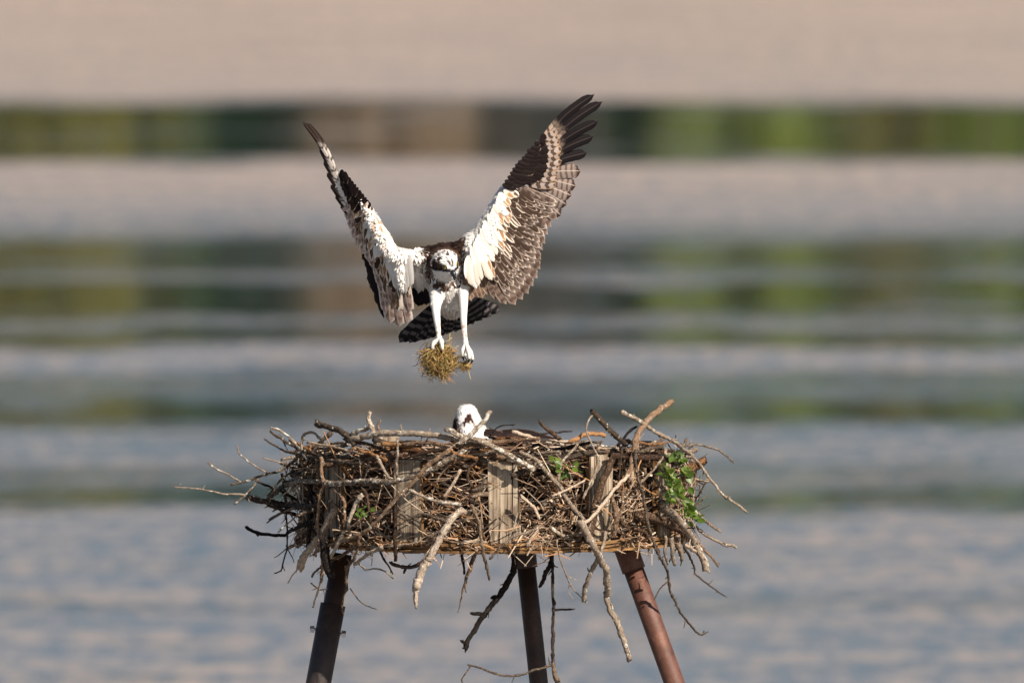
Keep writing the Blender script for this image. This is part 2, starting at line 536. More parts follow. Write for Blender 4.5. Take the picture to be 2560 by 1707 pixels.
def upright_board(theta, w=0.078, h=0.205, th=0.018, lean=0.0, tilt=0.0):
    bv = 0.0016
    nz = 9
    zs = np.linspace(0, h, nz)
    V, F, MI = [], [], []
    sec = [(-w / 2 + bv, -th / 2), (w / 2 - bv, -th / 2), (w / 2, -th / 2 + bv), (w / 2, th / 2 - bv), (w / 2 - bv, th / 2), (-w / 2 + bv, th / 2), (-w / 2, th / 2 - bv), (-w / 2, -th / 2 + bv)]
    for i, z in enumerate(zs):
        for (x, y) in sec:
            j = RNG.normal(0, .0006)
            V.append((x + j + tilt * z, y + RNG.normal(0, .0004), z + (RNG.normal(0, .0016) if i == nz - 1 else 0)))
    for i in range(nz - 1):
        for j in range(8):
            F.append([i * 8 + j, i * 8 + (j + 1) % 8, (i + 1) * 8 + (j + 1) % 8, (i + 1) * 8 + j])
            MI.append(1 if j in (2, 6) else 0)
    F.append(list(range(8))[::-1]); MI.append(0)
    F.append([(nz - 1) * 8 + j for j in range(8)]); MI.append(0)
    me = bpy.data.meshes.new("upright_board")
    me.from_pydata(V, [], F)
    me.materials.append(M_BOARD); me.materials.append(M_PLY)
    me.polygons.foreach_set("material_index", MI)
    o = bpy.data.objects.new("upright_board", me)
    link(o, platform)
    r = 0.468
    o.location = (r * math.sin(theta), -r * math.cos(theta), PC[2] + 0.0015)
    o.rotation_euler = (lean, 0, theta)
    return o


for kk in range(12):
    th = math.radians(4 + 30 * kk)
    upright_board(th, w=[.078, .07, .072, .07, .076, .074][kk % 6], h=0.200 + [0.0, .012, .004, -.004, .008, .0][kk % 6], lean=random.uniform(-.02, .03), tilt=[-.03, .02, .03, .0, .02, -.02][kk % 6])


# pipe legs
def leg(top_q, low_q, rad, mat, name="leg", t0=0.0, t1=None, parent=platform, n=14):
    a, b = q2w(np.array(top_q, float)), q2w(np.array(low_q, float))
    d = norm(b - a)
    L = (a[2] + 0.4) / -d[2] if t1 is None else t1
    ts = np.linspace(t0, L, n)
    v, f, uv = tube(a[None] + d[None] * ts[:, None], rad, 28)
    return build(name, v, f, mat, parent, uv=uv)


LEGL = ((856, 1384, -60), (796, 1707, -75))
LEGC = ((1312, 1384, 150), (1347, 1707, 165))
LEGR = ((1567, 1376, -150), (1686, 1707, -170))
l1 = leg(*LEGL, 0.0245, M_SHADERUST)
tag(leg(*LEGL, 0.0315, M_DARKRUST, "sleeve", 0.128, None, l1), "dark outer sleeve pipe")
l2 = leg(*LEGC, 0.0235, M_SHADERUST)
leg(*LEGC, 0.0285, M_SHADERUST, "collar", -0.012, 0.035, l2, 4)
l3 = leg(*LEGR, 0.0255, M_RUST)
leg(*LEGR, 0.0300, M_RUST, "collar", -0.012, 0.052, l3, 4)
# bolts through the sleeve
for (x, y, dx) in ((794, 1572, -1), (846, 1584, 1)):
    c = q2w(np.array([x, y, -66.0]))
    v, f, uv = tube(np.array([c, c + RIGHT * dx * .008, c + RIGHT * dx * .0081, c + RIGHT * dx * .019]), [.004, .004, .0095, .0085], 6, cap=True)
    build("bolt", v, f, M_BOLT, l1, uv=uv, smooth=False)

# ------------------------------------------------------------------ the nest: sticks
nest = empty("osprey_nest", (PC[0], PC[1], PC[2]))
tag(nest, "broad ragged nest of tangled grey sticks heaped on the platform", "nest")


def shell(px, R=500.0):
    dx = np.asarray(px, float) - PX0
    return -np.sqrt(np.clip(R * R - dx * dx, 0, None))


def stick_mesh(bag, q, r0, r1, rough=0.10, k=9, flat=1.0, step=5.0, rprof=None):
    """q: points in photo space; radii in mm"""
    q = np.asarray(q, float)
    L = np.linalg.norm(np.diff(q, axis=0), axis=1).sum()
    n = max(5, int(L / step))
    p = catmull(q, n)
    jit = RNG.normal(0, 1, (n, 3)) * min(1.2, 0.16 * (r0 + r1) / 2 + .25)
    jit = (jit + np.roll(jit, 1, 0) + np.roll(jit, -1, 0)) / 2
    jit[0] = jit[-1] = 0
    p = p + jit
    t = np.linspace(0, 1, n)
    rad = (r0 + (r1 - r0) * t) if rprof is None else np.interp(t, np.linspace(0, 1, len(rprof)), rprof)
    rad = rad * (1 + 0.04 * np.sin(t * L / 27 + r0 * 5) + min(0.04, .16 / max(r0, r1)) * RNG.normal(0, 1, n))
    if n > 8:                                        # knots
        for _ in range(max(1, int(L / 70))):
            i = RNG.integers(1, n - 1)
            rad[i] *= 1 + RNG.uniform(.12, .38) * min(1, 5.0 / max(r0, r1))
    v, f, uv = tube(q2w(p), rad / 1000.0, k, rough * min(1.0, 6.0 / max(r0, r1)), flat=flat)
    for e, sg in ((slice(0, k), -1), (slice((n - 1) * k, n * k), 1)):      # broken, splintered ends
        i0 = 0 if sg < 0 else n - 1
        ax = q2w(p[i0][None])[0] - q2w(p[1 if sg < 0 else n - 2][None])[0]
        v[e] += norm(ax) * (RNG.uniform(-.7, 1.3, (k, 1)) * rad[i0] / 1000.0)
    bag.add(v, f, uv)
    return p, rad


def make_stick(q, r0, r1, mat, prongs=(), rough=0.10, flat=1.0, stubs=True, rprof=None, name="stick"):
    bag = Bag()
    p, rad = stick_mesh(bag, q, r0, r1, rough, flat=flat, rprof=rprof)
    L = np.linalg.norm(np.diff(p, axis=0), axis=1).sum()
    if stubs and L > 60:
        for _ in range(int(L / 55)):
            i = int(RNG.integers(1, len(p) - 1))
            d = norm(RNG.normal(0, 1, 3) + 0.7 * norm(p[min(i + 1, len(p) - 1)] - p[i - 1]))
            ln = RNG.uniform(5, 20)
            rr = min(rad[i] * .55, 2.2)
            pts = np.array([p[i], p[i] + d * (rad[i] + ln * .5), p[i] + d * (rad[i] + ln) + RNG.normal(0, 2, 3)])
            v, f, uv = tube(q2w(pts), np.array([rr, rr * .8, rr * .45]) / 1000, 6, 0.1)
            bag.add(v, f, uv)
    for (pq, a, b) in prongs:
        stick_mesh(bag, pq, a, b, rough, 7)
    return bag.build(name, BARK[mat], nest)


# every stick that stands out in the photograph: material, radii at both ends, how far in front of the
# nest's face it lies, and its course; "+" starts a fork of the same stick
TRACED = """
g 1.8 3 15|435,1217 481,1220 500,1222 527,1228 567,1234 610,1236 650,1245
l 2.6 2.6 20|521,1156 542,1173 573,1187 601,1204
l 2.2 2.6 20|594,1113 598,1132 616,1150 647,1171 665,1181
l 3 5 22|579,1211 622,1200 659,1187 696,1178 726,1159 745,1141 760,1128
g 2.6 5 18|662,1098 683,1112 711,1127 745,1135 787,1144 849,1153 905,1158+699,1087 708,1104 719,1125
l 3.6 4 24|677,1069 702,1078 723,1092 738,1110 751,1125 770,1150
g 4.2 3.6 26|754,1124 755,1098 760,1086 781,1080 800,1096
l 9 8 15|795,1060 815,1066 842,1075 864,1087 884,1108
l 6 8 42|714,1211 751,1202 803,1204 827,1208 879,1205 920,1202 978,1204 1019,1194 1050,1187 1080,1174 1119,1150 1160,1126
d 8 9 18|619,1242 653,1251 680,1257 714,1262 757,1265 800,1262
g 7 6 28|671,1246 689,1230 714,1211 750,1192
l 2.6 3.4 24|587,1259 616,1236 634,1211 645,1196
d 4 1.8 40|705,1184 711,1223 715,1276 718,1321 717,1370 708,1405 702,1426 686,1432+717,1370 700,1384 686,1393+718,1371 732,1395 735,1406+706,1412 712,1426
d 4.5 6 30|617,1318 640,1331 680,1337 711,1338 720,1331 757,1312 787,1303+640,1331 645,1338
p 2.2 4 36|668,1306 702,1282 738,1269
b 5 4 54|803,1144 803,1178 809,1208 800,1239 794,1291 794,1331 801,1367 806,1407 803,1453
p 8 11 25|838,1274 824,1294 806,1331 784,1361 760,1392 751,1419
w 6 5 45|907,1236 888,1260 876,1291 872,1315
b 5 4 44|833,1220 858,1248 864,1291 876,1343
b 6 4 50|1121,1127 1075,1158 1042,1194 1019,1219 989,1250 953,1288 922,1321 876,1344 800,1370 787,1386
g 9 8 12|880,1098 899,1094 940,1084 991,1082 1055,1084 1106,1092 1157,1097 1225,1104
l 7 8 34|1116,1074 1139,1084 1165,1092 1198,1102 1229,1115 1272,1138 1300,1156 1333,1172
g 5 6.5 46|1300,1130 1333,1145 1353,1163 1374,1189 1397,1214 1425,1260 1460,1300
l 8 5 40|1150,1108 1157,1102 1183,1079 1208,1054 1226,1028
d 2.4 1.4 30|1226,1088 1234,1077 1244,1068 1264,1062 1286,1061
w 4 9 8|925,1031 922,1046 927,1061 935,1078
p 3 5 10|950,1051 945,1066 949,1082
l 6 5 10|882,1084 907,1074 933,1066
o 5 5 26|897,1125 943,1140 966,1150
l 4 4 34|995,1097 993,1133 991,1153 993,1191
l 4 5 46|1022,1224 1042,1232 1070,1247 1106,1255 1152,1260
o 5 4 44|1124,1125 1152,1138 1193,1145
b 4 4 30|1193,1148 1175,1168 1170,1194 1183,1217
g 8 7 22|1211,1201 1203,1214 1183,1224
p 6 5 24|1218,1235 1198,1237 1180,1242
p 5 4 44|1178,1263 1193,1293 1200,1321 1203,1357 1208,1383 1213,1403 1221,1434 1223,1446
d 7 6 36|1144,1342 1162,1362 1172,1383
b 5 5 30|989,1258 989,1293 987,1339 989,1378 989,1401
d 5 6 25|977,1405 991,1413 1015,1417 1038,1415 1061,1401 1078,1387+1015,1417 1010,1431
b 4 3.4 42|902,1212 915,1235 922,1268 927,1301
g 5 4 34|943,1143 956,1166 971,1194
b 9 8 52|1677,1005 1649,1023 1624,1046 1603,1071 1591,1094 1586,1122 1578,1163 1568,1194
p 5 4.5 60|1572,1186 1563,1196 1542,1217 1514,1250 1486,1286 1455,1311
g 6 3.4 58|1558,1031 1587,1044 1614,1063 1651,1087 1684,1103 1702,1117 1729,1138 1751,1162 1769,1189 1791,1216 1809,1237 1836,1256 1866,1279+1809,1238 1815,1248
g 3.4 2.6 58|1702,1115 1721,1113 1742,1111 1775,1118 1796,1125 1815,1138 1834,1155
l 8 7 22|1481,1028 1499,1048 1519,1069 1542,1092 1563,1110
g 2.4 2.2 46|1481,1038 1471,1051 1466,1077 1476,1102 1491,1133 1501,1153
b 4 6 8|1348,1051 1364,1069 1384,1084 1397,1096
o 6 6 14|1425,1106 1455,1089 1478,1083 1512,1089
d 3 4.4 26|1591,1066 1573,1079 1558,1097 1545,1112
g 3.6 4 44|1443,1110 1425,1133 1407,1153 1397,1179 1397,1201
g 5 2.6 70|1590,1125 1590,1162 1595,1194 1606,1232 1614,1269 1619,1307 1630,1339 1643,1377 1655,1403 1667,1424 1672,1445 1676,1478 1688,1504 1704,1534 1728,1565 1744,1581 1756,1586 1760,1576+1669,1453 1648,1473 1636,1497+1756,1586 1770,1578
g 6 4 48|1641,1202 1657,1221 1686,1245 1716,1267 1743,1283 1764,1301 1801,1328
g 4 4 30|1720,1300 1734,1312 1759,1334 1788,1350 1815,1360 1839,1367
g 11 10 46|1655,1258 1662,1267 1689,1291 1710,1318 1732,1352 1748,1376 1762,1405 1766,1428
b 5 3 40|1718,1315 1735,1342 1765,1378 1785,1398 1796,1415
b 13 12 18|1598,1290 1630,1293 1668,1307 1706,1324
g 7 4 30|1679,1345 1679,1359 1681,1382 1686,1411
p 9 5 30|1693,1345 1695,1359 1700,1377 1704,1400
g 4 1.6 34|1711,1350 1711,1368 1725,1391 1735,1417 1737,1431 1749,1445 1770,1459 1793,1476 1817,1492
p 5 4 36|1712,1362 1742,1380
g 4 3 44|1664,1340 1664,1354 1662,1380 1669,1408
g 10 8 64|1450,1304 1468,1334 1487,1370 1501,1398 1515,1424 1519,1452 1520,1476 1517,1494 1526,1523 1540,1551 1552,1581 1561,1609 1573,1647
g 5 7 50|1514,1330 1512,1345 1501,1380 1487,1412 1472,1441 1463,1469 1460,1497
p 2.2 1.4 40|1393,1350 1393,1363 1400,1396 1414,1434 1426,1462 1447,1487 1468,1507+1416,1438 1442,1450+1423,1462 1421,1478 1433,1497
p 5 4 30|1302,1240 1333,1268 1348,1296
g 3.6 4 56|1226,1395 1264,1357 1287,1339 1323,1329 1348,1316
p 4 5 50|1318,1365 1330,1344 1343,1326
b 3 3 40|1376,1255 1399,1270 1432,1275 1468,1291
g 4 3.4 50|1496,1143 1489,1178 1473,1212 1458,1245
b 4 4 46|1557,1230 1555,1268 1542,1306
g 3.4 3 62|1601,1207 1629,1179 1657,1143
b 9 8 26|1530,1139 1588,1143 1639,1145 1685,1154
o 8 13 26|1712,1172 1735,1166 1757,1155
g 6 5 30|1590,1130 1629,1122 1660,1115
p 3 3 20|1732,1198 1769,1204
g 2 1.6 20|1740,1204 1751,1216 1755,1233
d 2.4 2 20|1763,1208 1748,1234 1733,1259
g 4 4 50|1708,1114 1716,1098
d 2 1.6 50|1687,1106 1690,1096 1689,1088
d 9 7 22|1286,1372 1286,1422 1274,1448 1251,1483 1227,1515 1206,1541 1185,1576 1169,1602 1162,1621+1201,1534 1179,1532+1164,1606 1155,1601+1238,1490 1228,1494
d 4 3.4 22|1152,1378 1159,1412 1161,1434
d 8 5 24|1379,1368 1379,1401 1365,1434 1351,1464
d 4 5 30|1381,1375 1382,1405 1382,1441 1383,1480 1385,1515 1382,1562 1382,1609 1382,1651 1384,1677+1386,1524 1436,1522
p 5 8 30|1381,1655 1385,1680 1393,1701
g 3.4 2.8 34|1380,1662 1340,1672 1309,1684 1262,1689 1227,1679 1204,1670 1171,1661+1176,1664 1155,1696 1160,1712
b 5 2.6 52|900,1340 888,1391 869,1417 865,1445 867,1471 858,1492 855,1522 859,1534
w 6 5 40|954,1368 921,1384 888,1410
b 5 3 48|900,1360 874,1375 839,1396 808,1412 790,1427 780,1441
p 6 2.4 50|858,1336 851,1347 827,1391 811,1417 801,1457 792,1485 782,1518
g 2.6 1.8 44|888,1403 916,1422 935,1421 961,1427 982,1445
d 3 2 30|947,1372 963,1403 975,1420 982,1434
b 1.6 1.2 56|876,1471 897,1499 921,1515 944,1523
b 2 1.8 50|778,1457 799,1473 818,1471
d 8 6 10|775,1210 775,1294 772,1337 769,1376
d 14 11 20|812,1350 816,1401 827,1440
b 5 4 34|1030,1140 1075,1128 1120,1122
p 4 4 30|1110,1242 1134,1206 1150,1176
b 6 5 20|1012,1112 1060,1106 1110,1112
o 7 6 10|955,1108 1000,1113 1050,1122
o 6 5 14|1000,1122 1060,1128 1110,1124
p 3 3 56|1380,1240 1420,1222 1462,1200
b 4 3 40|1660,1270 1690,1262 1725,1266
p 2 1.6 26|751,1419 735,1432 720,1456
b 9 13 34|1530,1150 1512,1192 1497,1236 1482,1292 1470,1344
b 7 6 40|1530,1240 1540,1290 1536,1340
g 5 4 44|1010,1300 1060,1286 1110,1300
"""
for line in TRACED.strip().splitlines():
    head, body = line.split("|")
    mat, r0, r1, off = head.split()
    r0, r1, off = float(r0) * .9, float(r1) * .9, float(off)
    chains = []
    for part in body.split("+"):
        xy = np.array([[float(c) for c in s.split(",")] for s in part.split()])
        chains.append(xy)
    main = chains[0]

    def depth(xy):
        d = shell(xy[:, 0], 500) - off
        low = np.clip((xy[:, 1] - 1370) / 120.0, 0, 1)          # what hangs below the deck swings in under it
        d = d * (1 - 0.25 * low)
        return d
    dm = depth(main)
    if main[:, 1].min() > 1340 and mat == 'd':                   # black sticks hanging under the deck
        dm = dm * 0 - 330
    q = np.column_stack([main, dm])
    pr = []
    for c in chains[1:]:
        j = np.argmin(np.linalg.norm(main - c[0], axis=1))
        dd = dm[j] + RNG.normal(0, 5, len(c)).cumsum() * 0.6
        j2 = np.argmin(np.linalg.norm(main - c[-1], axis=1))
        if np.linalg.norm(main[j2] - c[-1]) < np.linalg.norm(main[j] - c[0]):
            dd = dd - dd[-1] + dm[j2]
        pr.append((np.column_stack([c, dd]), min(r0, r1) * .85, min(r0, r1) * .6))
    make_stick(q, r0, r1, mat, pr)

# the two broad pieces of driftwood hanging off the front
make_stick(np.array([(1155, 1275, -560), (1132, 1291, -572), (1114, 1319, -575), (1098, 1349, -572), (1078, 1387, -566), (1054, 1425, -556), (1041, 1471, -548), (1040, 1519, -545)], float),
           10, 3, 'w', rprof=[11, 12, 12, 13, 15, 17, 12, 3], rough=.22, flat=.7)
make_stick(np.array([(1188, 1375, -440), (1176, 1420, -445), (1164, 1452, -450), (1155, 1480, -452), (1150, 1504, -455), (1146, 1528, -455)], float),
           9, 2, 'b', rprof=[9, 10, 9, 6, 4, 1.2], rough=.10, flat=.45)
NT_TR = len([o for o in nest.children])


# the rest of the heap that can still be picked out: sticks laid along and across the rim
def heap_point(theta, h, R):
    """theta round the deck (0 = towards the camera), h mm above the deck, R mm from its axis -> photo space (approximate)"""
    return np.array([PX0 + R * math.sin(theta), 1357 - h + (R * math.cos(theta) - 485) * math.sin(PITCH), -R * math.cos(theta)])


def rim_stick(kind):
    th = math.radians(RNG.uniform(-100, 100))
    if kind == 0:      # along the upper rim
        h, L, sl, R = RNG.uniform(205, 262) - 75 * (abs(th) / 1.75) ** 2, RNG.uniform(110, 330), RNG.normal(0, .12), RNG.uniform(420, 505)
        r = RNG.uniform(2.6, 7)
    elif kind == 1:    # anywhere on the face, between and behind the boards
        h, L, sl, R = RNG.uniform(20, 215), RNG.uniform(60, 200), RNG.normal(0, .6), RNG.uniform(430, 492)
        r = RNG.uniform(2.2, 5.5)
    else:              # steep ones
        h, L, sl, R = RNG.uniform(40, 200), RNG.uniform(60, 170), RNG.choice([-1, 1]) * RNG.uniform(.9, 2.5), RNG.uniform(440, 500)
        r = RNG.uniform(2.0, 4.5)
    if kind and min(abs(math.degrees(th) - a) for a in (-26, 4, 34)) < 9 and RNG.random() < .8:
        th += math.radians(15); R = min(R, 455)
    n = 5
    s = np.linspace(-.5, .5, n) * L / math.sqrt(1 + sl * sl)
    pts = []
    bend = RNG.normal(0, .10)
    for si in s:
        dth = si / R * 0.9
        pts.append(heap_point(th + dth, h + sl * si + bend * si * si / L * 2, R + abs(si) * RNG.uniform(0.0, 0.25) + RNG.normal(0, 4)))
    m = RNG.choice(list('gggbbbblpodp'), p=None)
    make_stick(np.array(pts), r, r * RNG.uniform(.5, .9), m, stubs=RNG.random() < .6)


def side_stick(sgn):
    """overhang at both flanks"""
    th = sgn * math.radians(RNG.uniform(62, 108))
    h = RNG.uniform(15, 235)
    R0 = RNG.uniform(400, 470)
    L = RNG.uniform(60, 150 if sgn < 0 else 110)
    a = heap_point(th, h, R0)
    d = np.array([sgn * 1.0, RNG.normal(0.25, .5), RNG.normal(-.2, .5)])
    d = norm(d)
    mid = a + d * L * .5 + RNG.normal(0, 7, 3)
    r = RNG.uniform(2.2, 6)
    make_stick(np.array([a - d * 40, a, mid, a + d * L + RNG.normal(0, 10, 3)]), r, r * .55, RNG.choice(list('ggbblpd')))


for _ in range(62): rim_stick(0)
for _ in range(44): rim_stick(1)
def low_stick(sg):
    th = sg * math.radians(RNG.uniform(25, 88))
    h, L, R = RNG.uniform(-12, 26), RNG.uniform(90, 200), RNG.uniform(478, 512)
    sl = sg * -RNG.uniform(-.1, .55)
    s = np.linspace(-.5, .5, 5) * L
    r = RNG.uniform(2.5, 5)
    make_stick(np.array([heap_point(th + si / R, h + sl * si + RNG.normal(0, 3), R + RNG.normal(0, 6)) for si in s]), r, r * .6, RNG.choice(list('ggbbp')))


for _ in range(6): low_stick(-1); low_stick(1)
for _ in range(26): rim_stick(2)
for _ in range(26): side_stick(-1)
for _ in range(17): side_stick(1)

# litter packed between the sticks: bark chips, bits of reed and twig, far too many to count
M_CHIP = NT("nest_litter")
_c = M_CHIP.attr()
_n = M_CHIP.noise(M_CHIP.coord(), 160.0, 4.0, .7)
_v = M_CHIP.n("ShaderNodeHueSaturation"); M_CHIP.put(_v.inputs["Color"], _c); M_CHIP.put(_v.inputs["Value"], M_CHIP.math('ADD', M_CHIP.math('MULTIPLY', _n, 1.1), 0.45))
M_CHIP.base(_v.outputs[0], .85, .2)
M_CHIP.bump(_n, .5, .002)
PAL = np.array([(0.40, 0.30, 0.21), (0.30, 0.20, 0.13), (0.19, 0.115, 0.07), (0.36, 0.19, 0.085), (0.46, 0.38, 0.29), (0.10, 0.065, 0.042), (0.05, 0.034, 0.026), (0.26, 0.20, 0.15), (0.17, 0.09, 0.05)])
PAL = PAL * np.array([1.06, 1.04, 1.03])
PALP = np.array([.15, .18, .17, .09, .10, .11, .08, .08, .06])


def litter(n, thr, hr, Rr, Lr, wr, horiz, tone=None):
    V, F, C = [], [], []
    th = np.radians(RNG.uniform(*thr, n)); h = RNG.uniform(*hr, n); R = RNG.uniform(*Rr, n)
    h = np.where(h > 150, h - 75 * np.clip(np.abs(th) / 1.75, 0, 1) ** 2, h)
    c = np.stack([PX0 + R * np.sin(th), 1357 - h + (R * np.cos(th) - 485) * math.sin(PITCH), -R * np.cos(th)], 1)
    if Rr[1] > 464:                                 # keep the faces of the boards mostly clear
        k0 = np.min(np.abs(np.degrees(th)[:, None] - np.array([[-86, -56, -26, 4, 34, 64]])), axis=1) > 6.5
        k0 |= RNG.random(n) < .3
        c, th = c[k0], th[k0]; n = len(c)
    tanv = np.stack([np.cos(th), np.zeros(n), np.sin(th)], 1)
    outv = np.stack([np.sin(th), np.zeros(n), -np.cos(th)], 1)
    upv = np.array([0, -1.0, 0])[None]
    a = RNG.normal(0, horiz, n)[:, None]
    d = norm(np.cos(a) * tanv * RNG.choice([-1, 1], n)[:, None] + np.sin(a) * upv + outv * RNG.normal(0, .38, n)[:, None])
    L = RNG.uniform(*Lr, n)[:, None] / 2
    w = RNG.uniform(*wr, n)[:, None] / 2
    s1 = norm(np.cross(d, RNG.normal(0, 1, (n, 3)))); s2 = np.cross(d, s1)
    bend = (s1 * RNG.normal(0, .12, (n, 1)) + s2 * RNG.normal(0, .12, (n, 1))) * L
    rings = []
    for t, ws in ((-1, .8), (0, 1.0), (1, .55)):
        cc = c + d * L * t + bend * (1 - abs(t))
        rings.append(np.stack([cc + s1 * w * ws, cc + s2 * w * .7 * ws, cc - s1 * w * ws, cc - s2 * w * .7 * ws], 1))
    V = np.concatenate(rings, 1).reshape(-1, 3)                  # 12 per chip
    base = [[0, 1, 5, 4], [1, 2, 6, 5], [2, 3, 7, 6], [3, 0, 4, 7], [4, 5, 9, 8], [5, 6, 10, 9], [6, 7, 11, 10], [7, 4, 8, 11], [3, 2, 1, 0], [8, 9, 10, 11]]
    F = (np.array(base)[None] + (np.arange(n) * 12)[:, None, None]).reshape(-1, 4)
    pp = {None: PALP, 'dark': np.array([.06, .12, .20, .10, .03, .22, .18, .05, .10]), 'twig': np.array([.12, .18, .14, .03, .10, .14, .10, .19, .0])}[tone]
    col = PAL[RNG.choice(len(PAL), n, p=pp / pp.sum())] * RNG.uniform(.7, 1.25, (n, 1))
    return V, F, np.repeat(col, 12, 0)


parts = [litter(1500, (-34, 112), (2, 150), (388, 455), (12, 48), (2.0, 6.0), .8),
         litter(900, (-112, 112), (4, 170), (420, 466), (40, 130), (3.5, 9.0), .7),
         litter(170, (-85, 80), (-42, 4), (468, 500), (25, 80), (1.5, 4.0), 1.4),
         litter(900, (-112, -34), (2, 150), (395, 462), (14, 60), (2.2, 7.0), .75, 'dark'),  # dark chip colours paint in the heap's shadow side
         litter(1100, (-112, 112), (140, 205), (385, 440), (16, 70), (2.2, 7.0), .5, 'dark'),  # dark chip colours stand in for the shaded gaps behind the board tops
         litter(700, (-100, 100), (2, 60), (430, 485), (12, 45), (2.0, 6.5), .9),
         litter(420, (-80, 75), (-20, 14), (462, 500), (10, 46), (2.0, 6.0), .5),
         litter(620, (-108, 108), (-6, 235), (462, 512), (55, 160), (1.6, 3.8), .8, 'twig'),
         litter(1300, (-112, 112), (188, 248), (380, 478), (20, 90), (2.2, 7.5), .22),
         litter(900, (112, 248), (100, 190), (330, 440), (20, 80), (2.5, 8), .4),
         litter(1300, (-180, 180), (110, 160), (40, 390), (20, 70), (2.5, 7), .25)]
bv, bf, bc, nn = [], [], [], 0
for v, f, c in parts:
    bv.append(v); bf.append(f + nn); bc.append(c); nn += len(v)
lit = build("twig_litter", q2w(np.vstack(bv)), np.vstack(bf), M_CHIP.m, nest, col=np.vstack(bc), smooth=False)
lit["kind"] = "stuff"
# packed soil and rotten reed inside, coloured near black to deepen the shaded gaps
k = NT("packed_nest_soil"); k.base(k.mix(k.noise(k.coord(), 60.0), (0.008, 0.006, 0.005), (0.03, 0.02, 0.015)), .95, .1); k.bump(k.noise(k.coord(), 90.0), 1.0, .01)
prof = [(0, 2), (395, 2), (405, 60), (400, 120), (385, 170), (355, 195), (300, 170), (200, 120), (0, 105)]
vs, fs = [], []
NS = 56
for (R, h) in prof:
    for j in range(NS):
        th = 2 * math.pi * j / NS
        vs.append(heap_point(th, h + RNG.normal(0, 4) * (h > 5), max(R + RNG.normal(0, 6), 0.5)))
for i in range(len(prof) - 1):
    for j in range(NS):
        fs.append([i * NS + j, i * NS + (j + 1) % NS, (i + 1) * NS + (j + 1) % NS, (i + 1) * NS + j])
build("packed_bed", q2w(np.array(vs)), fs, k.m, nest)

# ------------------------------------------------------------------ green plants growing out of the heap
lf = NT("green_leaf")
rn = lf.n("ShaderNodeObjectInfo").outputs["Random"]
uvx = lf.n("ShaderNodeSeparateXYZ"); lf.put(uvx.inputs[0], lf.coord("UV"))
rib = lf.step(lf.math('ABSOLUTE', lf.math('SUBTRACT', uvx.outputs[0], .5)), .05, .0)
vein = lf.n("ShaderNodeTexWave"); lf.put(vein.inputs[0], lf.mapping(lf.coord("UV"), (2, 5, 1))); vein.inputs["Scale"].default_value = 1.6
cc = lf.mix(rn, (0.03, 0.072, 0.008), (0.13, 0.19, 0.022))
cc = lf.mix(lf.math('MULTIPLY', rib, .5), cc, (0.22, 0.27, 0.09))
cc = lf.mix(lf.math('MULTIPLY', vein.outputs["Fac"], .16), cc, (0.16, 0.22, 0.06))
lf.base(cc, .42, .5)
tr = lf.n("ShaderNodeBsdfTranslucent"); lf.put(tr.inputs[0], (0.16, 0.24, 0.02))
mx = lf.n("ShaderNodeMixShader"); mx.inputs[0].default_value = .3
lf.t.links.new(lf.b.outputs[0], mx.inputs[1]); lf.t.links.new(tr.outputs[0], mx.inputs[2]); lf.t.links.new(mx.outputs[0], lf.out.inputs[0])


def leaf(parent, c, d, nrm, L, W):
    d = norm(d); nrm = norm(nrm - d * (nrm @ d)); s = np.cross(d, nrm)
    V, F, UV = [], [], []
    ts = np.linspace(0, 1, 8)
    prof = np.array([.06, .62, .92, 1.0, .93, .74, .44, .03])
    fold, curl = RNG.uniform(.1, .4), RNG.uniform(-.25, .3)
    for t, p in zip(ts, prof):
        for u in (-1, -.5, 0, .5, 1):
            V.append(c + d * L * t + s * (u * W / 2 * p) + nrm * (abs(u) * W / 2 * p * fold + curl * L * t * t * .5))
            UV.append(((u + 1) / 2, t))
    for i in range(7):
        for j in range(4):
            a = i * 5 + j
            F.append([a, a + 1, a + 6, a + 5])
    return build("leaf", q2w(np.array(V)), F, lf.m, parent, uv=UV)


def plant(label, centre, spread, n, size, stems, group="green plants sprouting from the nest"):
    root = empty("leafy_plant", q2w(np.array(centre, float)))
    tag(root, label, "plant", group)
    for st in stems:
        v, f, uv = tube(q2w(catmull(np.array(st, float), 9)), np.linspace(1.5, .9, 9) / 1000, 6)
        build("stem", v, f, BARK['b'], root, uv=uv)
    for i in range(n):
        st = catmull(np.array(stems[i % len(stems)], float), 24)
        base = st[int(RNG.integers(3, 24))] + RNG.normal(0, 1, 3) * np.array(spread) * .35
        d = norm(RNG.normal(0, 1, 3) * np.array([1, .8, .7]) + np.array([.35, .25, -.35]))
        s = RNG.uniform(*size)
        leaf(root, base, d, np.array([.35, -.45, -.8]) + RNG.normal(0, .45, 3), s, s * RNG.uniform(.6, .85))
    return root


plant("leafy green vine on the nest's end beside the orange broken stub", (1680, 1240, -300), (18, 22, 22), 115, (12, 27),
      [[(1670, 1110, -270), (1684, 1130, -290), (1700, 1150, -300), (1712, 1180, -305), (1722, 1215, -300)],
       [(1660, 1160, -300), (1672, 1185, -330), (1690, 1215, -335), (1700, 1240, -325)],
       [(1650, 1150, -330), (1664, 1180, -345), (1672, 1220, -350), (1682, 1250, -345)],
       [(1700, 1250, -300), (1716, 1266, -310), (1724, 1285, -300), (1738, 1296, -290)]])
plant("small round-leaved green sprig between the centre board and the next board", (1400, 1180, -520), (16, 10, 6), 19, (14, 24),
      [[(1370, 1140, -500), (1385, 1150, -520), (1390, 1165, -524), (1388, 1176, -522)],
       [(1440, 1160, -500), (1432, 1165, -515), (1436, 1172, -524), (1440, 1180, -522)],
       [(1400, 1190, -500), (1410, 1175, -518), (1412, 1165, -520)]])
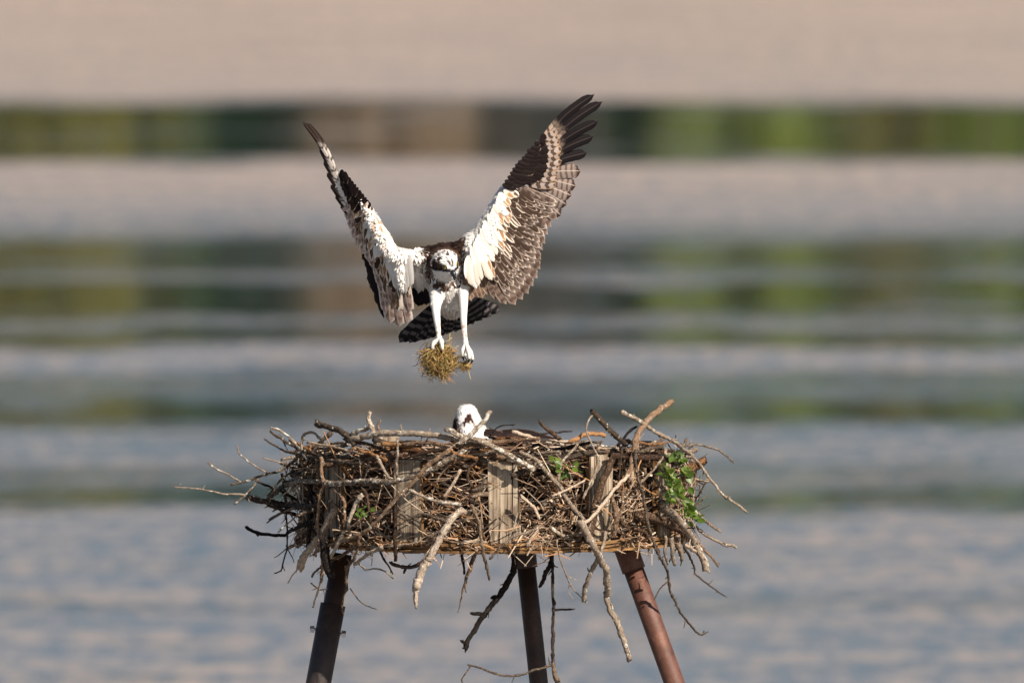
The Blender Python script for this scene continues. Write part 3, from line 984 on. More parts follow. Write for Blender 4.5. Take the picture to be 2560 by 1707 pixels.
plant("tiny shaded green sprig behind the pale stick on the nest's darker end", (905, 1285, -440), (12, 10, 6), 14, (10, 17),
      [[(890, 1292, -420), (900, 1280, -440), (912, 1268, -446)], [(900, 1290, -430), (916, 1282, -446), (928, 1274, -446)]])


# ------------------------------------------------------------------ plumage
M_PLUME = NT("body_plumage")
_c = M_PLUME.attr()
_n = M_PLUME.noise(M_PLUME.coord(), 300.0, 3.0, .6)
_h = M_PLUME.n("ShaderNodeHueSaturation"); M_PLUME.put(_h.inputs["Color"], _c); M_PLUME.put(_h.inputs["Value"], M_PLUME.math('ADD', M_PLUME.math('MULTIPLY', _n, .35), .82))
M_PLUME.base(_h.outputs[0], .85, .06)
M_PLUME.bump(_n, .4, .003)
_t = M_PLUME.n("ShaderNodeBsdfTranslucent"); M_PLUME.put(_t.inputs[0], _h.outputs[0])
_m = M_PLUME.n("ShaderNodeMixShader"); _m.inputs[0].default_value = .12
M_PLUME.t.links.new(M_PLUME.b.outputs[0], _m.inputs[1]); M_PLUME.t.links.new(_t.outputs[0], _m.inputs[2]); M_PLUME.t.links.new(_m.outputs[0], M_PLUME.out.inputs[0])

WHITE, CREAM, TAN = (0.80, 0.765, 0.72), (0.66, 0.58, 0.49), (0.46, 0.29, 0.165)
BROWN, DARK, BLACK, MID = (0.075, 0.042, 0.03), (0.028, 0.017, 0.014), (0.012, 0.010, 0.011), (0.17, 0.11, 0.08)


def feather_mat(name, centre, edge=None, edge_at=.72, tip=None, tip_at=.9, bars=None, nbars=6, duty=.5, bar_to=1.0, root=None, root_to=.3, shaft=None, transl=.18):
    k = NT(name)
    sep = k.n("ShaderNodeSeparateXYZ"); k.put(sep.inputs[0], k.coord("UV"))
    u, v = sep.outputs[0], sep.outputs[1]
    rnd = k.n("ShaderNodeObjectInfo").outputs["Random"]
    wob = k.noise(k.coord("Object"), 150.0, 3.0, .6)
    wv = k.math('SUBTRACT', wob, .5)
    e = k.math('MULTIPLY', k.math('ABSOLUTE', k.math('SUBTRACT', u, .5)), 2.0)
    barb = k.noise(k.mapping(k.coord("UV"), (2.5, 70, 1)), 1.0, 2.0)
    c = k.mix(k.math('MULTIPLY', barb, .5), centre, tuple(x * .72 for x in centre))
    if root is not None:
        c = k.mix(k.step(k.math('ADD', v, k.math('MULTIPLY', wv, .15)), root_to + .1, root_to - .1), c, root)
    if bars is not None:
        ph = k.math('ADD', k.math('MULTIPLY', v, nbars * 6.283), k.math('ADD', k.math('MULTIPLY', e, -1.6), k.math('MULTIPLY', rnd, .9)))
        ph = k.math('ADD', ph, k.math('MULTIPLY', wv, 2.0))
        s = k.step(k.math('SINE', ph), 1 - 2 * duty - .25, 1 - 2 * duty + .25)
        s = k.math('MULTIPLY', s, k.step(v, bar_to + .06, bar_to - .06))
        c = k.mix(k.math('MULTIPLY', s, .9), c, bars)
    if edge is not None:
        ee = k.math('ADD', e, k.math('MULTIPLY', k.math('POWER', v, 6.0), .55))
        c = k.mix(k.step(k.math('ADD', ee, k.math('MULTIPLY', wv, .5)), edge_at, edge_at + .16), c, edge)
    if tip is not None:
        c = k.mix(k.step(k.math('ADD', v, k.math('MULTIPLY', wv, .12)), tip_at - .05, tip_at + .05), c, tip)
    if shaft is not None:
        c = k.mix(k.math('MULTIPLY', k.step(e, .11, .05), .8), c, shaft)
    hs = k.n("ShaderNodeHueSaturation"); k.put(hs.inputs["Color"], c); k.put(hs.inputs["Value"], k.math('ADD', k.math('MULTIPLY', rnd, .3), .85))
    k.base(hs.outputs[0], .7, .08)
    k.bump(barb, .25, .0008)
    tr = k.n("ShaderNodeBsdfTranslucent"); k.put(tr.inputs[0], hs.outputs[0])
    mx = k.n("ShaderNodeMixShader"); mx.inputs[0].default_value = transl
    k.t.links.new(k.b.outputs[0], mx.inputs[1]); k.t.links.new(tr.outputs[0], mx.inputs[2]); k.t.links.new(mx.outputs[0], k.out.inputs[0])
    return k.m


FM = {
    'primary': feather_mat("primary_vane", (.008, .006, .007), shaft=(.045, .034, .03), root=(.36, .27, .21), root_to=.36, bars=(.05, .032, .026), nbars=9, duty=.35, bar_to=.36),
    'primary_inner': feather_mat("inner_primary_vane", (.27, .215, .19), bars=(.10, .066, .05), nbars=8, duty=.32, tip=(.05, .03, .024), tip_at=.88, shaft=(.42, .35, .30), transl=.25),
    'primary_pale': feather_mat("pale_primary_vane", (.035, .022, .019), root=(.70, .63, .56), root_to=.50, bars=(.05, .032, .026), nbars=5, duty=.14, bar_to=.5, edge=(.03, .02, .017), edge_at=.80, shaft=(.22, .16, .12)),
    'secondary': feather_mat("secondary_vane", (.175, .122, .098), bars=(.085, .055, .042), nbars=6, duty=.42, edge=(.28, .22, .18), edge_at=.88, tip=(.36, .285, .24), tip_at=.97, transl=.25),
    'secondary_pink': feather_mat("light_secondary_vane", (.44, .32, .265), edge=(.72, .62, .55), edge_at=.78, bars=(.23, .15, .115), nbars=4, duty=.3, shaft=(.62, .5, .43), transl=.2),
    'tertial': feather_mat("tertial_vane", (.21, .135, .095), edge=(.5, .38, .29), edge_at=.84, bars=(.13, .08, .055), nbars=4, duty=.35, shaft=(.38, .28, .2), transl=.25),
    'barred': feather_mat("barred_covert", (.38, .31, .275), bars=(.045, .024, .015), nbars=3.4, duty=.45, edge=(.40, .24, .13), edge_at=.86, transl=.25),
    'scale': feather_mat("scaled_covert", (.05, .03, .022), edge=(.36, .28, .22), edge_at=.88, tip=(.54, .44, .37), tip_at=.94, root=(.40, .31, .25), root_to=.2),
    'scale_grey': feather_mat("grey_scaled_covert", (.12, .085, .068), edge=(.34, .275, .235), edge_at=.78, tip=(.48, .40, .35), tip_at=.94, bars=(.05, .034, .027), nbars=3, duty=.35),
    'mottle': feather_mat("mottled_covert", (.115, .07, .045), edge=(.72, .63, .54), edge_at=.44, root=(.74, .68, .60), root_to=.45),
    'rufous': feather_mat("buff_covert", (.38, .22, .115), edge=(.70, .60, .50), edge_at=.5, root=(.66, .56, .46), root_to=.4),
    'white': feather_mat("white_covert", (.80, .765, .72), edge=(.72, .66, .59), edge_at=.85),
    'cream': feather_mat("cream_covert", (.72, .65, .57), edge=(.60, .52, .43), edge_at=.8),
    'black': feather_mat("black_covert", (.010, .006, .006), edge=(.022, .014, .011), edge_at=.88, transl=.05),
    'blackmark': feather_mat("black_marked_covert", (.012, .008, .007), edge=(.30, .22, .17), edge_at=.94, transl=.05),
    'dorsal': feather_mat("upper_wing_vane", (.014, .011, .012), transl=.02),
    'tail': feather_mat("tail_vane", (.016, .014, .015), bars=(.12, .112, .115), nbars=6.5, duty=.42, edge=(.022, .018, .018), edge_at=.9, shaft=(.02, .016, .016), transl=.06),
    'mantle': feather_mat("mantle_vane", (.02, .012, .011), edge=(.16, .105, .08), edge_at=.86, transl=.05),
}
M_BEAK = NT("beak_horn"); M_BEAK.base((.014, .015, .021), .28, .5)
M_CERE = NT("cere_skin"); M_CERE.base((.06, .065, .085), .45, .5)
M_CLAW = NT("talon_horn"); M_CLAW.base((.012, .011, .012), .3, .5)
M_FOOT = NT("scaly_foot_skin")
_fn = M_FOOT.noise(M_FOOT.coord(), 420.0, 3.0)
M_FOOT.base(M_FOOT.mix(_fn, (.50, .49, .46), (.68, .65, .60)), .6, .35); M_FOOT.bump(_fn, .6, .001)
M_IRIS = NT("yellow_iris"); M_IRIS.base((.75, .55, .04), .2, .5)
M_PUPIL = NT("black_pupil"); M_PUPIL.base((.004, .004, .005), .08, .6)


def feather(root, tip, w, mat, parent, nrm, name="feather", bow=0.0, sweep=0.0, roll=0.0, blunt=.75, droop=0.0, cols=7, rows=12):
    """one vane: root and tip in photo space"""
    root, tip = np.asarray(root, float), np.asarray(tip, float)
    ax = tip - root
    L = np.linalg.norm(ax)
    ax = ax / L
    nrm = norm(np.asarray(nrm, float)); nrm = norm(nrm - ax * (nrm @ ax))
    side = np.cross(ax, nrm)
    c, s = math.cos(roll), math.sin(roll)
    side, nrm = side * c + nrm * s, nrm * c - side * s
    t = np.linspace(0, 1, rows)
    prof = np.interp(t, [0, .08, .25, .55, blunt, .93, .98, 1.0], [.12, .55, .88, 1.0, .98, .72, .42, .12])
    u = np.linspace(-1, 1, cols)
    T, U = np.meshgrid(t, u, indexing='ij')
    P = prof[:, None]
    jag = 1 + RNG.normal(0, .025, T.shape) * (np.abs(U) > .9)
    V = (root + ax * (L * T)[..., None] + side * (U * P * w / 2 * jag + sweep * L * np.sin(T * math.pi) * 1.0)[..., None]
         + nrm * (-(U ** 2) * P * w * .11 + bow * L * np.sin(T * math.pi) - droop * L * T ** 2)[..., None])
    tipx = (T > .99) * (-(U ** 2)) * w * .16
    V = V + ax * tipx[..., None]
    UV = np.stack([(U + 1) / 2, T], -1).reshape(-1, 2)
    F = []
    for i in range(rows - 1):
        for j in range(cols - 1):
            a = i * cols + j
            F.append([a, a + 1, a + cols + 1, a + cols])
    return build(name, q2w(V.reshape(-1, 3)), F, FM[mat], parent, uv=UV)


def body_mesh(blobs, voxel=3.2, smooth=6):
    """blobs: chains of (x, y, depth, radius) spheres, fused into one continuous skin (photo-space mm)"""
    V, F, n0 = [], [], 0
    import bmesh
    bm = bmesh.new()
    bmesh.ops.create_icosphere(bm, subdivisions=3, radius=1.0)
    sv = np.array([v.co[:] for v in bm.verts]); sf = np.array([[v.index for v in f.verts] for f in bm.faces])
    bm.free()
    for ch in blobs:
        ch = np.asarray(ch, float)
        if len(ch) > 1:
            L = np.linalg.norm(np.diff(ch[:, :3], axis=0), axis=1).sum()
            n = max(3, int(L / max(2.0, ch[:, 3].min() * .35)))
            ch = catmull(ch, n)
        for (x, y, d, r) in ch:
            V.append(sv * r + np.array([x, y, d])); F.append(sf + n0); n0 += len(sv)
    me = bpy.data.meshes.new("tmp")
    V = np.vstack(V); F = np.vstack(F)
    me.from_pydata(V.tolist(), [], F.tolist())
    o = bpy.data.objects.new("tmp", me)
    COL.objects.link(o)
    m = o.modifiers.new("r", 'REMESH'); m.mode = 'VOXEL'; m.voxel_size = voxel
    m2 = o.modifiers.new("s", 'SMOOTH'); m2.factor = .5; m2.iterations = smooth
    dg = bpy.context.evaluated_depsgraph_get()
    dg.update()
    ev = o.evaluated_get(dg).to_mesh()
    nv = len(ev.vertices)
    co = np.empty(nv * 3, dtype=np.float32); ev.vertices.foreach_get("co", co)
    no = np.empty(nv * 3, dtype=np.float32); ev.vertices.foreach_get("normal", no)
    faces = [list(p.vertices) for p in ev.polygons]
    o.evaluated_get(dg).to_mesh_clear()
    bpy.data.objects.remove(o); bpy.data.meshes.remove(me)
    return co.reshape(-1, 3).astype(float), no.reshape(-1, 3).astype(float), faces


def plumage(co, no, faces, colfn, flow, length, width, count, lift=.22, keep=None, seed=1):
    """small overlapping body feathers rooted on the skin"""
    rng = np.random.default_rng(seed)
    tri = np.array([[f[0], f[i], f[i + 1]] for f in faces for i in range(1, len(f) - 1)])
    a, b, c = co[tri[:, 0]], co[tri[:, 1]], co[tri[:, 2]]
    ar = np.linalg.norm(np.cross(b - a, c - a), axis=1)
    pick = rng.choice(len(tri), count, p=ar / ar.sum())
    r1, r2 = np.sqrt(rng.random(count))[:, None], rng.random(count)[:, None]
    p = (1 - r1) * a[pick] + r1 * (1 - r2) * b[pick] + r1 * r2 * c[pick]
    n = norm(no[tri[pick, 0]] + no[tri[pick, 1]] + no[tri[pick, 2]])
    if keep is not None:
        k = keep(p); p, n = p[k], n[k]
    m = len(p)
    d = flow(p)
    d = norm(d - n * (d * n).sum(1, keepdims=True))
    d = norm(d + rng.normal(0, .16, (m, 3)))
    L = (length(p) if callable(length) else length) * rng.uniform(.7, 1.3, m)
    W = (width(p) if callable(width) else width) * rng.uniform(.8, 1.2, m)
    s = np.cross(d, n)
    L, W = L[:, None], W[:, None]
    lf2 = lift * rng.uniform(.4, 1.5, (m, 1))
    v0 = p - d * L * .15 - n * .3
    v1 = p + d * L * .3 + s * W * .5 + n * L * lf2 * .35
    v2 = p + d * L * .3 - s * W * .5 + n * L * lf2 * .35
    v3 = p + d * L * .8 + s * W * .32 + n * L * lf2 * .75
    v4 = p + d * L * .8 - s * W * .32 + n * L * lf2 * .75
    v5 = p + d * L + n * L * lf2 * .8
    mid = p + d * L * .45 + n * (L * lf2 * .5 + W * .12)
    V = np.stack([v0, v1, v2, v3, v4, v5, mid], 1).reshape(-1, 3)
    base = np.array([[0, 1, 6], [0, 6, 2], [1, 3, 6], [2, 6, 4], [3, 5, 6], [6, 5, 4]])
    F = (base[None] + (np.arange(m) * 7)[:, None, None]).reshape(-1, 3)
    col = colfn(p) * rng.uniform(.86, 1.1, (m, 1))
    return V, F, np.repeat(np.clip(col, 0, .9), 7, 0)


def hashnoise(p, s):
    """smooth value noise in photo-space mm"""
    q = np.asarray(p, float) / s
    i = np.floor(q).astype(np.int64); f = q - i; f = f * f * (3 - 2 * f)
    def h(ix, iy, iz):
        x = (ix * 374761393 + iy * 668265263 + iz * 2147483647) & 0xffffffff
        x = ((x ^ (x >> 13)) * 1274126177) & 0xffffffff
        return ((x ^ (x >> 16)) & 0xffff) / 65535.0
    r = 0
    for dx in (0, 1):
        for dy in (0, 1):
            for dz in (0, 1):
                w = (f[:, 0] if dx else 1 - f[:, 0]) * (f[:, 1] if dy else 1 - f[:, 1]) * (f[:, 2] if dz else 1 - f[:, 2])
                r = r + w * h(i[:, 0] + dx, i[:, 1] + dy, i[:, 2] + dz)
    return r


def blend(col, mask, c):
    m = np.clip(mask, 0, 1)[:, None]
    return col * (1 - m) + np.asarray(c)[None] * m


def sstep(x, a, b):
    t = np.clip((x - a) / (b - a), 0, 1)
    return t * t * (3 - 2 * t)


# ------------------------------------------------------------------ the flying osprey
BASE = q2w(np.array([1125., 905., -60.]))
osprey = empty("osprey", BASE)
tag(osprey, "osprey with raised wings and dangling legs coming in above the nest", "bird")

# head frame: forward along the beak, up through the crown, side towards the bird's left
HC = np.array([1119., 663., -50.])
HF = norm([.42, .50, -.76])
HU = norm(np.array([.05, -.80, -.60]) - HF * (np.array([.05, -.80, -.60]) @ HF))
HS = np.cross(HF, HU)
if HS[0] < 0: HS = -HS


HSZ = .91


def head_pt(f, u, s):
    return HC + (HF * f + HU * u + HS * s) * HSZ


SK = 31.0
BLOBS = [
    # head, face, throat
    [(*HC, 28.2)], [(*head_pt(-4, 3, 0), 29)], [(*head_pt(10, 0, 0), 22.8)], [(*head_pt(18, -5, 0), 16.4)], [(*head_pt(4, -11, 0), 24.5)],
    # neck into the chest and back
    [(*head_pt(-12, -4, 0), 36), (1113, 664, -8, 44), (1112, 672, 30, 54)],
    # trunk
    [(1110, 664, 25, 54), (1114, 690, 45, 56), (1120, 722, 85, 52), (1126, 752, 125, 40), (1130, 772, 160, 24)],
    [(1116, 706, 10, 44), (1122, 738, 45, 42), (1128, 766, 90, 30)],
    [(1064, 652, 30, 26), (1050, 688, 40, 21), (1056, 722, 56, 15)],
    # mantle across the shoulders
    [(1052, 640, 40, 20), (1085, 644, 45, 30), (1125, 640, 45, 32), (1160, 624, 35, 22)],
    # thighs and shanks
    [(1096, 722, 10, 22), (1092, 744, -20, 17), (1090, 774, -38, 11.5), (1093, 806, -46, 8.8), (1096, 832, -50, 7.0), (1098, 848, -50, 6.5)],
    [(1154, 704, 10, 20), (1158, 730, -18, 14), (1159, 762, -36, 11.0), (1159, 798, -46, 8.8), (1161, 830, -50, 7.4), (1164, 860, -52, 7)],
    # arms of the wings
    [(1150, 640, 15, 32), (1178, 618, -8, 32), (1203, 592, -22, 27), (1228, 548, -26, 22), (1243, 510, -22, 15), (1256, 476, -14, 10)],
    [(1172, 640, -5, 26), (1200, 640, -10, 24), (1214, 668, 0, 15)],
    [(1062, 646, 15, 24), (1030, 640, -6, 15), (1002, 642, -20, 19), (980, 632, -26, 19), (958, 598, -26, 18), (938, 560, -22, 15), (920, 525, -16, 10), (905, 500, -12, 7)],
    [(1000, 648, -16, 18), (1004, 690, -6, 14), (1008, 722, 2, 8)],
]
co, no, faces = body_mesh(BLOBS)


def osprey_col(p):
    n1, n2 = hashnoise(p, 7.0), hashnoise(p + 31, 3.6)
    col = np.tile(np.array(WHITE), (len(p), 1))
    x, y, d = p[:, 0], p[:, 1], p[:, 2]
    # faint cream over belly and flanks
    col = blend(col, sstep(d, 10, 60) * .5, CREAM)
    # buff wash and specks along the inner wing
    arm_r = sstep(x, 1214, 1246) * sstep(y, 560, 640)
    col = blend(col, arm_r * sstep(n1, .42, .6) * .9, TAN)
    arm_l = sstep(x, 985, 950) * sstep(y, 500, 560) * sstep(n1, .45, .62)
    col = blend(col, arm_l * .75, TAN)
    # mantle and hind neck
    rel = p - HC
    f, u, s = rel @ HF / HSZ, rel @ HU / HSZ, rel @ HS / HSZ
    hood = (x > 1046) & (x < 1172)
    edge = np.minimum(sstep(x, 1046 + (n1 - .5) * 14, 1060), sstep(x, 1172, 1160 + (n1 - .5) * 14))
    low = sstep(y + (n1 - .5) * 34, 690, 668)
    back = sstep(d, -46, -30)
    col = blend(col, edge * low * back * sstep(y, 724, 690), BROWN)
    top = sstep(y + (n1 - .5) * 8, 634, 624) * sstep(d, -20, 4) * edge
    col = blend(col, top, DARK)
    # necklace of brown flecks on the upper breast
    rr = np.hypot((x - 1116) / 50.0, (y - 672) / 52.0)
    neck = sstep(rr, .58, .72) * sstep(rr, 1.16, 1.02) * (d < 24) * sstep(y, 640, 668)
    col = blend(col, neck * sstep(n2, .38, .48), BROWN)
    side = edge * (1 - sstep(x, 1062, 1074)) + edge * sstep(x, 1148, 1162)
    col = blend(col, side * low * sstep(n2, .5, .58) * (y > 628), WHITE)
    # head
    r = np.linalg.norm(rel, axis=1) / HSZ
    inh = sstep(f, -26, -14) * sstep(r, 48, 42)
    el = np.degrees(np.arctan2(u, np.hypot(f, s)))
    az = np.degrees(np.arctan2(np.abs(s), f))
    hc = np.tile(np.array((.80, .785, .765)), (len(p), 1))
    wide = np.clip((az - 45) / 60, 0, 1) * 12
    stripe = sstep(el, -4 - wide * 1.6 + (n2 - .5) * 10, 5 - wide * 1.6) * sstep(el, 38 + (n2 - .5) * 14, 29) * sstep(az, 28, 38)
    hc = blend(hc, stripe, (.026, .016, .014))
    crown = sstep(el, 34, 44) * sstep(np.abs(s) + (n2 - .5) * 8, 9, 5) * sstep(f + (n1 - .5) * 8, 6, 0) * sstep(n2, .36, .5)
    hc = blend(hc, crown, (.045, .026, .02))
    fore = sstep(np.abs(np.abs(s) - 1.5 - np.clip(u - 12, 0, 99) * .35), 3.4, 1.8) * sstep(u, 11, 15) * sstep(u, 30, 24) * sstep(f, 4, 8)
    hc = blend(hc, fore, (.05, .03, .024))
    ring = sstep(np.abs(az - 92), 14, 7) * sstep(el, 26, 34) * sstep(el, 72, 60) * sstep(n2, .34, .46)
    hc = blend(hc, ring, (.03, .019, .016))
    fleck = sstep(n2, .66, .72) * sstep(el, 30, 40)
    hc = blend(hc, fleck * .8, (.07, .045, .035))
    rear = sstep(az + (n1 - .5) * 20, 112, 124) * sstep(el, 66, 52)
    hc = blend(hc, rear, BROWN)
    lores = sstep(np.abs(u - 3), 6.5, 4) * sstep(f, 18, 22) * sstep(np.abs(s), 3, 6)
    hc = blend(hc, lores, (.035, .028, .03))
    col = col * (1 - inh[:, None]) + hc * inh[:, None]
    # rusty stain low on the shanks
    col = blend(col, sstep(y, 800, 822) * sstep(y, 850, 838) * sstep(n2, .46, .6) * .8 * (d < 0), (.30, .14, .08))
    return col


def osprey_flow(p):
    x, y, d = p.T
    fl = np.tile(np.array([0., 1., .35]), (len(p), 1))
    wr = (x > 1185)[:, None]; wl = (x < 1035)[:, None]
    fl = np.where(wr, np.array([.75, .65, .25]), fl)
    fl = np.where(wl, np.array([-.45, .85, .3]), fl)
    rel = p - HC
    near = (np.linalg.norm(rel, axis=1) < 46)[:, None]
    fl = np.where(near, -HF * 1.0 + HU * -.25, fl)
    return fl


def osp_len(p):
    r = np.linalg.norm(p - HC, axis=1)
    L = np.where(r < 44, 6.0, 11.5)
    L = np.where((p[:, 1] > 718) & (p[:, 2] < 10), 5.5, L)
    L = np.where((np.hypot(p[:, 0] - 1118, p[:, 1] - 690) < 50) & (p[:, 2] < 10), np.minimum(L, 8.0), L)
    return L


build("body", q2w(co), faces, M_PLUME.m, osprey, col=osprey_col(co))
eyes_keep = lambda p: (np.linalg.norm(p - head_pt(21, 11, -18.5), axis=1) > 10) & (np.linalg.norm(p - head_pt(21, 11, 18.5), axis=1) > 10) & ~((p - HC) @ HF > 25)
V, F, C = plumage(co, no, faces, osprey_col, osprey_flow, osp_len, lambda p: osp_len(p) * .5, 19000, lift=.13, keep=eyes_keep)
o = build("plumage", q2w(V), F, M_PLUME.m, osprey, col=C); o["kind"] = "stuff"


def ball(bag, c, r, scale=(1, 1, 1), n=14, axis=None, c0=None):
    th = np.linspace(0, math.pi, n // 2 + 2); ph = np.linspace(0, 2 * math.pi, n, endpoint=False)
    T, P = np.meshgrid(th, ph, indexing='ij')
    d = np.stack([np.sin(T) * np.cos(P), np.sin(T) * np.sin(P), np.cos(T)], -1).reshape(-1, 3) * np.array(scale)
    v = np.asarray(c) + d * r
    F = []
    m = len(ph)
    for i in range(len(th) - 1):
        for j in range(m):
            F.append([i * m + j, (i + 1) * m + j, (i + 1) * m + (j + 1) % m, i * m + (j + 1) % m])
    bag.add(q2w(v), F)


for sg in (-1, 1):
    e = head_pt(21.0, 11.0, sg * 18.5)
    out = norm(HS * sg * .72 + HF * .62 + HU * .28)
    b = Bag(); ball(b, e, 5.5); eye = b.build("eye", M_IRIS.m, osprey)
    b = Bag(); ball(b, e + out * 3.2, 3.3); b.build("pupil", M_PUPIL.m, eye)
    # dark skin ring and brow
    ring = [e + out * 2.6 + (norm(np.cross(out, HU)) * math.cos(a) + HU * math.sin(a)) * 6.0 for a in np.linspace(0, 2 * math.pi, 15)]
    v, f, uv = tube(q2w(np.array(ring)), .0016, 6); build("eyelid", v, f, M_CLAW.m, eye, uv=uv)
# beak: hooked, deep at the base
bk = []
path = np.array([head_pt(26, -4, 0), head_pt(33, -3.5, 0), head_pt(40, -6, 0), head_pt(44.5, -12, 0), head_pt(45.0, -19, 0), head_pt(43.0, -25, 0)])
b = Bag()
v, f, uv = tube(q2w(catmull(path, 14)), np.interp(np.linspace(0, 1, 14), [0, .2, .45, .7, .9, 1], [9.5, 9.0, 7.4, 4.8, 2.2, .5]) / 1000, 12, flat=.78)
b.add(v, f, uv)
low = np.array([head_pt(25, -12, 0), head_pt(33, -13, 0), head_pt(38, -14.5, 0)])
v, f, uv = tube(q2w(catmull(low, 7)), np.array([5.5, 5, 4.6, 4, 3.2, 2.2, 1]) / 1000, 10)
b.add(v, f, uv)
beak = b.build("beak", M_BEAK.m, osprey)
v, f, uv = tube(q2w(catmull(np.array([head_pt(24, -4, 0), head_pt(30, -3.2, 0), head_pt(33, -3.2, 0)]), 6)), np.array([9.8, 10.2, 10.2, 10.0, 9.7, 8.8]) / 1000, 12, flat=.8)
build("cere", v, f, M_CERE.m, beak, uv=uv)


# feet
def foot(ankle, toes, label=None):
    b = Bag()
    v, f, uv = tube(q2w(np.array([ankle + np.array([0, -10, 1]), ankle, ankle + np.array([0, 6, -2])])), np.array([6.8, 7.2, 6.2]) / 1000, 10); b.add(v, f, uv)
    claws = []
    for t in toes:
        t = np.asarray(t, float)
        pts = np.vstack([ankle[None], t[:-1]])
        m = 12
        p = catmull(pts, m)
        rad = np.linspace(5.8, 4.4, m) * (1 + .09 * np.sin(np.linspace(0, 14, m)))
        v, f, uv = tube(q2w(p), rad / 1000, 10, .03); b.add(v, f, uv)
        claws.append(np.array([t[-2] + norm(t[-2] - p[-3]) * 1.0, (t[-2] + t[-1]) / 2 + norm(t[-2] - p[-4]) * 3.0, t[-1]]))
    ft = b.build("foot", M_FOOT.m, osprey)
    for c in claws:
        v, f, uv = tube(q2w(catmull(c, 8)), np.linspace(3.2, .4, 8) / 1000, 8)
        build("talon", v, f, M_CLAW.m, ft, uv=uv)


foot(np.array([1098., 850, -52]), [[(1089, 853, -66), (1082, 862, -72), (1082, 872, -70), (1088, 884, -60)],
                                   [(1102, 853, -70), (1105, 864, -80), (1105, 874, -78), (1102, 886, -66)],
                                   [(1103, 850, -46), (1106, 856, -36), (1107, 866, -30), (1103, 878, -30)],
                                   [(1096, 855, -40), (1094, 864, -32), (1096, 872, -34), (1100, 882, -40)]])
foot(np.array([1164., 862, -54]), [[(1159, 870, -66), (1156, 880, -70), (1157, 890, -66), (1161, 902, -56)],
                                   [(1172, 872, -64), (1179, 886, -70), (1181, 899, -68), (1175, 909, -58)],
                                   [(1168, 870, -72), (1172, 884, -80), (1173, 897, -78), (1168, 909, -66)],
                                   [(1162, 872, -44), (1160, 882, -38), (1163, 890, -38), (1167, 900, -46)]])


# wings and tail
class Wing:
    def __init__(self, name, o, L, P, d0, slope, span_slope, nrm):
        self.root = empty_part(name, osprey)
        self.o, self.L, self.P = np.array(o, float), norm(L), norm(P)
        self.d0, self.slope, self.ss, self.nrm = d0, slope, span_slope, norm(nrm)

    def q(self, xy, layer):
        xy = np.asarray(xy, float)
        s = (xy - self.o) @ self.P; t = (xy - self.o) @ self.L
        d = self.d0 + self.slope * s + self.ss * t - 3.6 * layer
        return np.concatenate([xy, np.atleast_1d(d)[..., None] if xy.ndim > 1 else [d]], -1)

    def row(self, roots, tips, n, w, mat, layer, name="covert", sweep=.03, roll=.16, jit=3.2, bow=.03, blunt=.75, t0=0., t1=1.):
        t = np.linspace(t0, t1, n)
        R = lerp_poly(roots, t); T = lerp_poly(tips, t)
        ws = np.broadcast_to(np.asarray(w, float), (n,))
        for i in range(n):
            m = mat if isinstance(mat, str) else mat[int(RNG.integers(len(mat)))]
            a = self.q(R[i] + RNG.normal(0, jit * .5, 2), layer - .8)
            b = self.q(T[i] + RNG.normal(0, jit, 2), layer + i * .02 * (1 if n < 8 else .6))
            feather(a, b, ws[i] * RNG.uniform(.85, 1.15), m, self.root, self.nrm + RNG.normal(0, .05, 3), name, bow=bow, sweep=sweep * RNG.uniform(.5, 1.5), roll=roll + RNG.normal(0, .05), blunt=blunt)


def empty_part(name, parent):
    o = bpy.data.objects.new(name, None)
    o.empty_display_size = .05
    return link(o, parent)


# bird's left wing (to the right in the photograph): under side turned to the camera and the sun
W = Wing("wing", (1200, 600), (.618, -.786), (.786, .618), -34, .42, .10, (.36, .12, -.92))
W.row([(1215, 655), (1185, 672), (1165, 690)], [(1244, 744), (1220, 738), (1197, 749), (1174, 752)], 5, 28, 'tertial', -1.5, "tertial_feather", roll=.1)
for (tip, root, w, mt, sw) in [((1404, 540), (1316, 470), 36, 'primary_inner', .02), ((1418, 513), (1322, 462), 36, 'primary_inner', .02), ((1430, 490), (1328, 454), 36, 'primary_inner', .02),
                               ((1441, 466), (1334, 446), 36, 'primary_inner', .03), ((1453, 428), (1340, 436), 36, 'primary_inner', .03), ((1468, 382), (1345, 424), 27, 'primary', .04),
                               ((1484, 341), (1348, 412), 27, 'primary', .05), ((1496, 303), (1350, 400), 26, 'primary', .055), ((1506, 254), (1350, 386), 25, 'primary', .06), ((1486, 236), (1344, 372), 24, 'primary', .07)]:
    ly = -.2 + (tip[1] - 236) / 300 * -1.2
    a, b = W.q(np.array(root, float), ly - .5), W.q(np.array(tip, float), ly)
    feather(a, b, w, mt, W.root, W.nrm + RNG.normal(0, .03, 3), "primary_feather", bow=.03, sweep=-sw, roll=.14, blunt=.90, rows=16)
SROOT = [(1312, 470), (1290, 520), (1262, 590), (1240, 645), (1224, 676)]
W.row(SROOT, [(1394, 548), (1379, 568), (1366, 598), (1355, 631), (1350, 668), (1346, 692), (1328, 726), (1304, 755), (1285, 764), (1262, 759), (1248, 748)], 14, np.linspace(26, 38, 14), 'secondary', 0, "secondary_feather", jit=1.2, roll=.12)
W.row([(1345, 362), (1335, 405), (1316, 458)], [(1388, 326), (1402, 360), (1402, 410), (1392, 462)], 10, 19, 'barred', 1.0, "primary_covert", jit=1.5)
W.row([(1308, 468), (1272, 550), (1240, 640)], [(1392, 505), (1372, 555), (1352, 610), (1338, 665), (1312, 715), (1276, 744)], 19, np.linspace(18, 26, 19), 'scale_grey', .9, "greater_covert")
W.row([(1300, 466), (1262, 555), (1232, 640)], [(1368, 510), (1340, 580), (1322, 650), (1290, 712), (1262, 732)], 21, np.linspace(15, 22, 21), ['scale_grey', 'scale', 'scale'], 1.7, "greater_covert")
